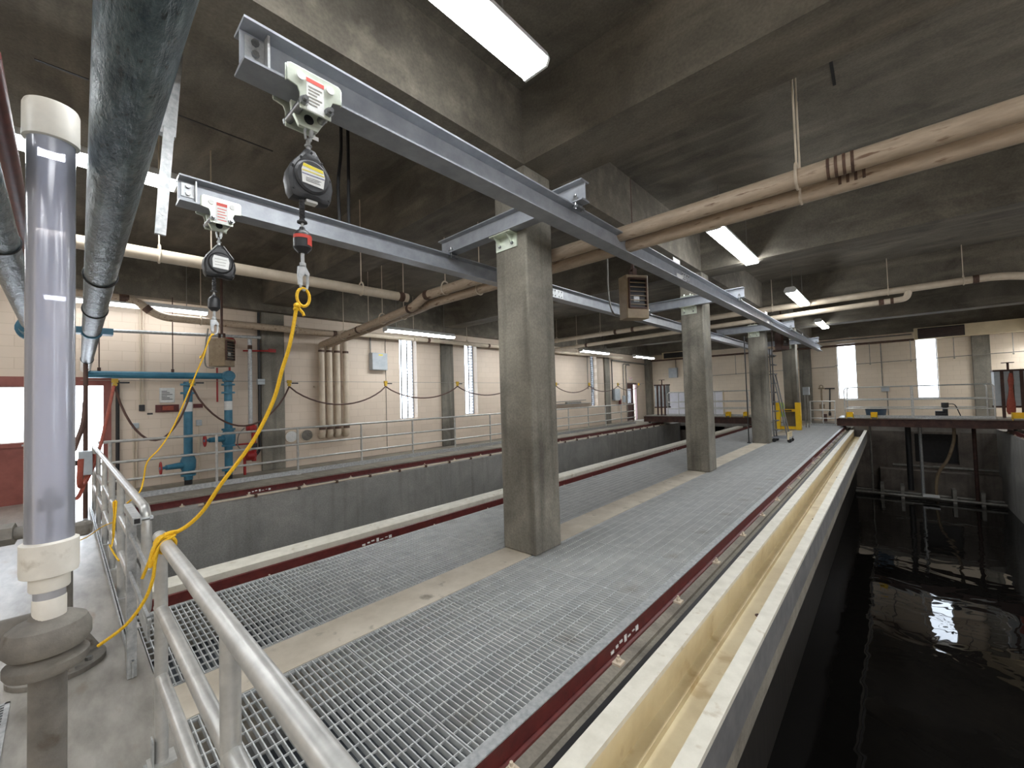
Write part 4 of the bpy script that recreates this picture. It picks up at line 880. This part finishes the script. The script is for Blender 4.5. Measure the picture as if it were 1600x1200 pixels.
tag(B(XL + .001, 1.18, 1.49, XL + .01, 1.27, 1.525).build('name_plate', BLACK), 'tiny black plate below the dark switch box', 'plate')
t = wallbox('outlet_box', 'grey outlet box low on the wall left of blue pipes', .94, 1.05, 1.22, 1.33, BOXG, .06)
MB().cyl((XL + .02, .97, .02), (XL + .02, .97, 1.22), .012, n=8).cyl((XL + .02, 1.02, .02), (XL + .02, 1.02, 1.22), .012, n=8).build('conduit', BEIGE, t)
t = wallbox('outlet_box', 'grey outlet box low on the wall between the blue pipes', 2.0, 2.1, 1.2, 1.33, BOXG, .06)
MB().cyl((XL + .02, 2.05, .02), (XL + .02, 2.05, 1.2), .014, n=8).build('conduit', BEIGE, t)
tag(MB().cyl((XL + .05, .73, .02), (XL + .05, .73, 2.2), .03, n=10).build('downpipe', BLACK), 'black vertical pipe right of the outside door', 'pipe')
t = thing('pole', 'dark brown vertical pole beside the outside door', 'pole', (-9.0, .29, 0))
MB().cyl((-8.98, .225, .004), (-8.98, .225, 2.9), .028, n=12).build('pole', CABLE, t)
t = thing('pendant_station', 'grey control station with orange straps beside the outside door', 'control station', (-8.6, .2, .75))
B(-8.55, .14, .72, -8.35, .28, 1.05).build('case', BOXG, t, .008); B(-8.45, .08, .86, -8.4, .14, .93).build('knob', BLACK, t)
MB().tube(smooth([(-8.42, .30, 1.0), (-8.42, .26, .85), (-8.42, .2, .6), (-8.42, .14, .42), (-8.42, .09, .44), (-8.42, .07, .7)]), .03, n=8, flat=.4).build('strap', STRAP, t)
MB().tube(smooth([(-8.9, .22, 1.75), (-8.85, .2, 1.45), (-8.8, .14, 1.2), (-8.75, .1, 1.05)]), .03, n=8).build('strap', CABLE, t)
# red and galvanised risers near the pilaster
pipe('fire_pipe', 'thin red pipe with a red bell on left wall above blue elbow', [(-11.25, 2.6, 2.42), (-11.25, 2.6, 3.05)], .022, REDB, cat='fire pipe')
t = thing('fire_bell', 'round red fire bell on the left wall', 'bell', (XL, 2.62, 3.12))
MB().lathe([(.12, 0), (.12, .05), (.09, .1), (.01, .12)], (XL + .1, 2.62, 3.12), 'x', 22).build('gong', REDB, t); B(XL, 2.56, 3.06, XL + .1, 2.68, 3.18).build('mount', REDB, t)
pipe('fire_pipe', 'thin red pipe hanging beside the second blue drop', [(-11.3, 2.37, 1.72), (-11.3, 2.37, 2.5)], .018, REDB, cat='fire pipe')
pipe('galvanised_pipe', 'galvanised vertical pipe left of the first pilaster', [(-11.2, 3.0, 1.06), (-11.2, 3.0, 3.2)], .045, GALV, couplings=[((-11.2, 3.0, 2.95), (-11.2, 3.0, 3.05))])
t = thing('silver_conduit', 'long silver conduit running high along left wall to galvanised pipe', 'conduit', (-11.1, .5, 3.15))
MB().cyl((-11.1, .4, 3.15), (-11.1, 3.2, 3.24), .035, n=12).build('conduit', GALV, t)
pipe('black_conduit', 'black conduit with a grey box beside the first pilaster', [(-11.38, 3.24, 3.9), (-11.38, 3.24, .5), (-11.38, 3.1, .36)], .03, BLACK, .1, cat='conduit')
tag(B(-11.37, 3.18, 2.12, -11.25, 3.33, 2.25).build('junction_box', BOXG), 'small grey box on the black conduit by the pilaster', 'junction box')
tag(MB().cyl((-11.2, 2.86, 2.91), (-11.2, 3.55, 2.95), .02, n=8).box(-11.22, 3.4, 2.91, -11.18, 3.56, 2.99).build('fire_branch_pipe', REDB), 'red horizontal arm crossing the first pilaster', 'fire pipe')
t = thing('valve_assembly', 'red valve assembly low on the wall beside the first pilaster', 'valve', (-11.15, 3.0, 0))
MB().cyl((-11.15, 3.05, .3), (-11.15, 3.05, 1.1), .05).build('riser', REDB, t)
each('valve_body', REDB, t, [MB().lathe([(.05, -.12), (.11, -.08), (.12, .06), (.05, .12)], (-11.15, 2.98, .44), 'y', 16), MB().lathe([(.06, -.1), (.1, -.05), (.1, .05), (.06, .1)], (-11.15, 3.0, 1.08), 'y', 16)])
MB().cyl((-11.15, 2.86, .004), (-11.15, 2.86, .55), .03).cyl((-11.15, 2.5, .72), (-11.15, 3.0, .72), .02).build('drain', REDB, t)
MB().cyl((-11.15, 3.05, .58), (-11.15, 3.05, .72), .07).build('coupling', BLACK, t)
MB().tube(smooth([(-11.1, 2.85, 1.1), (-11.05, 2.72, .95), (-11.05, 2.7, .7), (-11.1, 2.85, .55)]), .012, n=6).build('hose', CONDU, t)
# far wall gear
t = wallbox('electrical_enclosure', 'grey electrical panel on the left wall past the farthest pilaster', 20.7, 21.3, 1.25, 1.9, BOXG, .2)
t = thing('fire_extinguisher', 'dark red extinguisher below the far grey panel', 'fire extinguisher', (XL + .12, 21.4, 1.0))
MB().lathe([(.07, 0), (.075, .02), (.075, .3), (.03, .37), (.02, .42)], (XL + .12, 21.4, .98), 'z', 16).build('cylinder', RED, t)
wallbox('disconnect_switch', 'small grey disconnect switch between far panel and corner door', 21.9, 22.15, 1.1, 1.5, BOXG, .1)
pipe('conduit_run', 'grey conduit looping down to the disconnect switch by corner door', [(-11.4, 22.05, 1.5), (-11.4, 22.05, 3.35), (-11.4, 22.8, 3.35)], .03, CONDU, .12, cat='conduit')
pipe('conduit_run', 'grey conduit dropping left of the corner door', [(-11.38, 22.35, .1), (-11.38, 22.35, 3.3), (-11.38, 22.8, 3.3)], .03, CONDU, .12, cat='conduit')
pipe('conduit_run', 'grey horizontal conduit above the corner door', [(-11.35, 20.65, 3.5), (-11.35, 25.0, 3.42)], .05, CONDU, .1, cat='conduit')
pipe('conduit_run', 'black conduit on the right side of farthest pilaster', [(-11.35, 20.62, 1.3), (-11.35, 20.62, 3.45)], .03, BLACK, cat='conduit')
t = thing('exit_sign', 'small red lettered exit sign over the corner door', 'sign', (XL + .1, 22.9, 2.45))
B(XL + .05, 22.7, 2.4, XL + .08, 23.1, 2.58).build('plate', LABEL, t)
def text(parent, s, size, loc, rot, m, name='lettering'):
    c = bpy.data.curves.new(name, 'FONT'); c.body = s; c.size = size; c.align_x = 'CENTER'; c.align_y = 'CENTER'; c.extrude = .001
    o = bpy.data.objects.new(name, c); COL.objects.link(o); c.materials.append(m)
    dg = bpy.context.evaluated_depsgraph_get(); me = bpy.data.meshes.new_from_object(o.evaluated_get(dg))
    bpy.data.objects.remove(o)
    q = bpy.data.objects.new(name, me); COL.objects.link(q); q.parent = parent
    q.location = Vector(loc) - Vector(parent.location); q.rotation_euler = rot; return q
text(t, 'EXIT', .17, (XL + .082, 22.9, 2.49), (pi / 2, 0, pi / 2), LRED)
t = wallbox('junction_box', 'grey box on the end wall behind second column', 0, .1, 2.5, 3.1, BOXG, .01)
for o in list(t.children): bpy.data.objects.remove(o)
bpy.data.objects.remove(t)
t = thing('electrical_enclosure', 'grey enclosure on the end wall beside the second column', 'enclosure', (-9.75, YE, 2.5))
B(-10.0, YE - .2, 2.5, -9.5, YE - .001, 3.1).build('case', BOXG, t, .006); MB().cyl((-9.6, YE - .05, 3.1), (-9.6, YE - .05, 3.6), .02, n=8).build('conduit', CONDU, t)
t = thing('junction_box', 'small pale junction box between the two end windows', 'junction box', (-.15, YE, 1.4))
B(-.3, YE - .12, 1.38, -.02, YE - .001, 1.62).build('case', BOXG, t, .006); MB().cyl((-.24, YE - .05, 1.62), (-.24, YE - .05, 3.6), .02, n=8).cyl((-.1, YE - .05, .2), (-.1, YE - .05, 1.38), .02, n=8).build('conduit', CONDU, t)
t = thing('junction_box', 'grey box on two legs right of the farthest column', 'junction box', (-2.55, 20.8, 0))
B(-2.68, 20.75, 1.35, -2.45, 20.85, 1.68).build('case', BOXG, t, .006); MB().cyl((-2.62, 20.8, .004), (-2.62, 20.8, 1.35), .02, n=8).cyl((-2.52, 20.8, .004), (-2.52, 20.8, 1.35), .02, n=8).build('leg', CONDU, t)
t = thing('wall_shelf', 'narrow steel shelf with rods on left wall before far window', 'shelf', (XL, 17, 1.2))
MB().box(XL, 15.0, 1.2, XL + .15, 18.4, 1.22).build('shelf_board', GALV, t); MB().cyl((XL + .08, 15.2, 1.32), (XL + .08, 17.9, 1.36), .02, n=8).box(XL, 16.2, 1.22, XL + .12, 17.4, 1.3).build('rods', CONDU, t)
pipe('conduit_run', 'grey conduit dropping beside the far left window', [(-11.4, 18.2, 1.9), (-11.4, 18.2, 3.6), (-11.4, 18.7, 3.6)], .02, CONDU, .1, cat='conduit')
pipe('conduit_run', 'thin dark conduit down the wall left of first window', [(-11.43, 6.72, .1), (-11.43, 6.72, 3.6)], .008, CONDU, cat='conduit')

# unit heaters
def heater(label, c, w, d, h, face, cond=None, rot=0.0, M=None):
    x, y, z = c
    t = thing('unit_heater', label, 'unit heater', (x, y, z), 'hanging unit heaters')
    M = M or HEAT
    cs = MB().box(x - w / 2, y - d / 2, z - h / 2, x + w / 2, y + d / 2, z + h / 2).build('case', M, t, .008)
    # louvre front faces along -y or +x
    fr = MB(); sl = MB(); fan = MB()
    if face == '-y':
        yf = y - d / 2
        fr.box(x - w * .36, yf - .035, z - h * .28, x + w * .42, yf - .001, z - h * .25).box(x - w * .36, yf - .035, z + h * .38, x + w * .42, yf - .001, z + h * .42).box(x - w * .38, yf - .035, z - h * .28, x - w * .34, yf - .001, z + h * .42).box(x + w * .4, yf - .035, z - h * .28, x + w * .44, yf - .001, z + h * .42)
        for k in range(6): sl.box(x - w * .34, yf - .034, z - h * .2 + h * .1 * k, x + w * .4, yf - .012, z - h * .185 + h * .1 * k)
        bk = B(x - w * .34, yf - .006, z - h * .25, x + w * .4, yf - .001, z + h * .38)
        fan.box(x - w * .2, yf - .01, z - h * .12, x + w * .05, yf - .006, z - h * .03).box(x - w * .1, yf - .01, z + h * .05, x + w * .1, yf - .006, z + h * .12)
    else:
        xf = x + w / 2
        for a, b, lo, hi in ((-.42, .36, -.28, -.25), (-.42, .36, .38, .42), (-.44, -.4, -.28, .42), (.34, .38, -.28, .42)): fr.box(xf + .001, y + d * a, z + h * lo, xf + .035, y + d * b, z + h * hi)
        for k in range(6): sl.box(xf + .012, y - d * .4, z - h * .2 + h * .1 * k, xf + .034, y + d * .34, z - h * .185 + h * .1 * k)
        bk = B(xf + .001, y - d * .4, z - h * .25, xf + .006, y + d * .34, z + h * .38)
        fan.box(xf + .006, y - d * .2, z - h * .12, xf + .01, y + d * .05, z)
    f = fr.build('grille_frame', HEATD, t); sl.build('louvre_slat', HEAT, f); bk.build('fan_opening', BLACK, f); fan.build('fan_blade', GALV, f)
    MB().box(x - .06, y - .03, z + h / 2, x - .04, y + .03, z + h / 2 + .12).box(x + .04, y - .03, z + h / 2, x + .06, y + .03, z + h / 2 + .12).box(x - .06, y - .03, z + h / 2 + .1, x + .06, y + .03, z + h / 2 + .12).cyl((x, y, z + h / 2 + .1), (x, y, SLAB), .025, n=10).build('hanger_bracket', HEATD, t)
    if cond: MB().tube(smooth(cond), .014, n=8).build('flex_conduit', CONDU, t).rotation_euler = (0, 0, -rot)
    t.rotation_euler = (0, 0, rot)
heater('tan unit heater hanging between the first and second columns', (-2.76, 5.75, 3.06), .22, .36, .64, '+x', [(-3.2, 5.8, 4.08), (-3.2, 5.8, 3.7), (-3.19, 5.78, 3.2), (-3.1, 5.75, 2.88), (-2.9, 5.68, 2.80)], -.55)
heater('tan unit heater on the left wall above the blue header', (-10.55, 2.3, 2.77), .34, .32, .6, '+x', [(-10.75, 2.1, 3.3), (-10.75, 2.05, 2.9), (-10.75, 2.05, 2.5), (-10.7, 2.2, 2.45)], .75)
heater('dark backed unit heater hanging beyond the third column', (-2.72, 17.0, 3.3), .26, .36, .62, '+x', None, -.5, HEATD)

# ------------------------------------------------------------------ clear tube pump in the foreground
px, py = -1.805, -.026
KS = .667
class KB(MB):
    def build(s, name, m, parent=None, **k):
        s.v = [(px + (x - px) * KS, py + (y - py) * KS, z) for x, y, z in s.v]
        return MB.build(s, name, m, parent, **k)
t = thing('sight_tube', 'tall clear plastic sight tube with white couplings in the foreground', 'sight tube', (px, py, 0))
KB().lathe([(.0755, 0), (.0755, 1.235), (.0705, 1.235), (.0705, 0)], (px, py, 1.25), 'z', 40).build('clear_tube', CLEAR, t)
KB().lathe([(.08, 0), (.089, .004), (.089, .1), (.084, .11), (.002, .112)], (px - .005, py, 2.44), 'z', 36).build('cap', WHITE, t)
KB().lathe([(.072, 0), (.088, .004), (.09, .015), (.09, .095), (.077, .1)], (px, py, 1.178), 'z', 36).lathe([(.06, 0), (.063, .004), (.063, .04), (.07, .045)], (px, py, 1.138), 'z', 30).build('coupling', WHITE, t)
KB().lathe([(.05, 0), (.05, .03)], (px, py, 1.113), 'z', 30).build('clear_neck', CLEAR, t)
KB().lathe([(.049, 0), (.052, .004), (.052, .06), (.05, .065)], (px, py, 1.05), 'z', 30).build('bushing', WHITE, t)
KB().cyl((px - .004, py, 1.27), (px - .004, py, 1.36), .011, n=12).lathe([(.008, 0), (.037, .003), (.037, .03), (.034, .036), (.018, .038), (.016, .06), (.006, .066)], (px - .004, py, 1.36), 'z', 24).build('float', BLACK, t)
KB().lathe([(.05, .075), (.06, .06), (.085, .055), (.12, .04), (.135, .015), (.135, -.015), (.12, -.03), (.07, -.04)], (px - .01, py - .005, 1.0), 'z', 36).build('pump_head', CAST, t)
KB().cyl((px - .05, py - .05, 1.02), (px - .12, py - .32, 1.0), .05, .058, n=20).build('outlet_arm', CAST, t)
KB().lathe([(.055, -.03), (.12, -.02), (.128, -.01), (.128, .008), (.1, .02), (.05, .03)], (px - .01, py - .005, .935), 'z', 36).build('lower_flange', CAST, t)
KB().cyl((px - .02, py - .004, .001), (px - .02, py - .004, .93), .058, n=24).cyl((px - .02, py - .004, .001), (px - .02, py - .004, .02), .11, n=24).build('stand_pipe', CAST, t)
sx, sy = -3.98, -.02
t = thing('floor_standpipe', 'grey standpipe with ribbed foot plate behind the clear tube', 'standpipe', (sx, sy, 0))
MB().cyl((sx, sy, .03), (sx, sy, .95), .065, n=22).build('pipe', CAST, t)
MB().lathe([(.22, 0.001), (.22, .03), (.21, .035), (.1, .035)], (sx, sy, 0), 'z', 32).build('foot_plate', CAST, t)
for a in (.3, 1.9, 3.5, 5.0):
    ca, sa = cos(a), sin(a); w = .012
    MB().add([(sx + ca * r - sa * q, sy + sa * r + ca * q, z) for q in (-w, w) for r, z in ((.06, .035), (.205, .035), (.06, .32))], [(0, 1, 2), (5, 4, 3), (0, 1, 4, 3), (1, 2, 5, 4), (2, 0, 3, 5)]).build('rib', CAST, t)
bt = MB()
for a in (.9, 2.6, 4.2, 5.7): bt.cyl((sx + .17 * cos(a), sy + .17 * sin(a), .035), (sx + .17 * cos(a), sy + .17 * sin(a), .055), .018, n=6)
bt.build('bolt', BOLT, t)
MB().cyl((sx, sy, .88), (sx + .11, sy + .1, .88), .03, n=16).lathe([(.03, -.04), (.045, -.03), (.048, .03), (.035, .045), (.01, .05)], (sx + .115, sy + .105, .88), 'z', 18).build('valve_cap', CAST, t)
MB().cyl((sx, sy, .9), (sx - .1, sy - .8, .88), .04, n=16).cyl((sx - .035, sy - .24, .895), (sx - .055, sy - .4, .89), .06, n=16).cyl((sx - .02, sy - .18, .897), (sx - .03, sy - .24, .895), .065, n=6).build('union', CAST, t)
# floor drain grating
t = thing('floor_grate', 'steel bar grate set in the walkway at lower left corner', 'floor grate', (-3.0, -.5, 0))
mb = MB().box(-3.75, -1.0, 0, -2.2, -.98, .006).box(-3.75, -.22, 0, -2.2, -.2, .006).box(-3.75, -1, 0, -3.73, -.2, .006)
mb.build('frame', GALV, t)
mb = MB()
for k in range(52): mb.box(-3.72 + .03 * k, -.98, .001, -3.71 + .03 * k, -.22, .005)
mb.build('bars', GALV, t)
B(-3.73, -.98, .0004, -2.2, -.22, .001).build('opening', BLACK, t)

# ------------------------------------------------------------------ lights
def lamp(label, x, y, z, ln=2.4, w=.26, rod=None, g=None):
    t = thing('ceiling_light', label, 'ceiling light', (x, y + ln / 2, z), 'fluorescent ceiling lights')
    MB().prism([(x - w / 2, z + .05), (x + w / 2, z + .05), (x + w / 2 - .02, z + .11), (x + w / 2 - .05, z + .14), (x - w / 2 + .05, z + .14), (x - w / 2 + .02, z + .11)], 'y', y, y + ln).build('housing', LABEL, t)
    MB().prism([(x - w / 2 + .008, z + .05), (x - w / 2 + .03, z + .005), (x + w / 2 - .03, z + .005), (x + w / 2 - .008, z + .05)], 'y', y + .02, y + ln - .02).build('diffuser', g or GLOW, t)
    each('end_cap', LABEL, t, [MB().prism([(x - w / 2, z + .05), (x - w / 2 + .024, z), (x + w / 2 - .024, z), (x + w / 2, z + .05)], 'y', q, q + .02) for q in (y, y + ln - .02)])
    each('hanger_rod', CONDU, t, [MB().cyl((x, y + ln * f, z + .14), (x, y + ln * f, SLAB), .008, n=6) for f in (.15, .85)])
    return t
RXL, RZL = -1.86, 4.06
for x, y, z, ln, lab in ((RXL, .0, RZL, 2.4, 'large fluorescent light nearest the camera, at the top edge of the view'), (RXL, 6.6, RZL, 2.4, 'fluorescent light hanging right of the second column'), (-1.66, 11.72, 3.93, 2.28, 'fluorescent light hanging before the third right-hand beam'), (RXL, 18.9, RZL, 2.4, 'small distant fluorescent light over the right bridge')): lamp(lab, x, y, z, ln)
lamp('fluorescent light at the upper left behind the clear tube', -5.75, -1.6, 4.06, 2.45)
for x, y, ln, z, g, lab in ((-10.95, -.3, 2.43, 3.62, GLOWD, 'fluorescent light on the left wall above the silver conduit'), (-9.7, 5.7, 2.3, 3.45, GLOW, 'fluorescent light on left wall over the first tall window'), (-9.7, 10.6, 2.3, 3.46, GLOW, 'fluorescent light on left wall behind the nearest column'), (-9.7, 15.0, 2.3, 3.48, GLOW, 'fluorescent light on left wall near the far pilaster'), (-9.7, 20.0, 2.3, 3.5, GLOW, 'farthest fluorescent light on the left wall by the corner')): lamp(lab, x, y, z, ln, .22, g=g)
lamp('fluorescent light at the end wall right of the duct', 4.4, 22.6, 3.1, 2.4)
for x, y in ((4.4, -3.5), (4.4, 2.0), (4.4, 6.5), (4.4, 13.0), (2.4, -4.5), (2.4, -1.0), (2.4, 3.9), (3.2, 9.6), (-1.86, -4.6), (-5.75, -5.2), (-9.2, -4.2)): lamp('added fluorescent fill light out of view, behind and right of the camera', x, y, 3.98, 2.4, g=GLOW_FILL)['group'] = 'added fill lights outside the view'  # unseen fill lamps, added to brighten the hall

# ------------------------------------------------------------------ world and camera
w = bpy.data.worlds.new('World'); SC.world = w; w.use_nodes = True
nt = w.node_tree; bg = nt.nodes['Background']
bg.inputs[0].default_value = (.82, .9, 1.0, 1); bg.inputs[1].default_value = 3.2

cam = bpy.data.cameras.new('Camera'); co = bpy.data.objects.new('Camera', cam); COL.objects.link(co); SC.camera = co
r_, u_, f_ = Vector((.73607374, .67626594, -.02932276)), Vector((.04188945, -.00227244, .99911967)), Vector((-.67560397, .73665406, .03000109))
M3 = Matrix((r_, u_, -f_)).transposed()
co.matrix_world = Matrix.Translation((0, 0, 1.65)) @ M3.to_4x4()
cam.sensor_width = 36; cam.lens = 36 * 643.03 / 1600; cam.clip_start = .02; cam.clip_end = 200
vs = SC.view_settings
vs.view_transform = 'Standard'; vs.look = 'None'; vs.gamma = 1; vs.use_curve_mapping = False; vs.exposure = 1.75
SC.cycles.max_bounces = 8; SC.cycles.transparent_max_bounces = 12
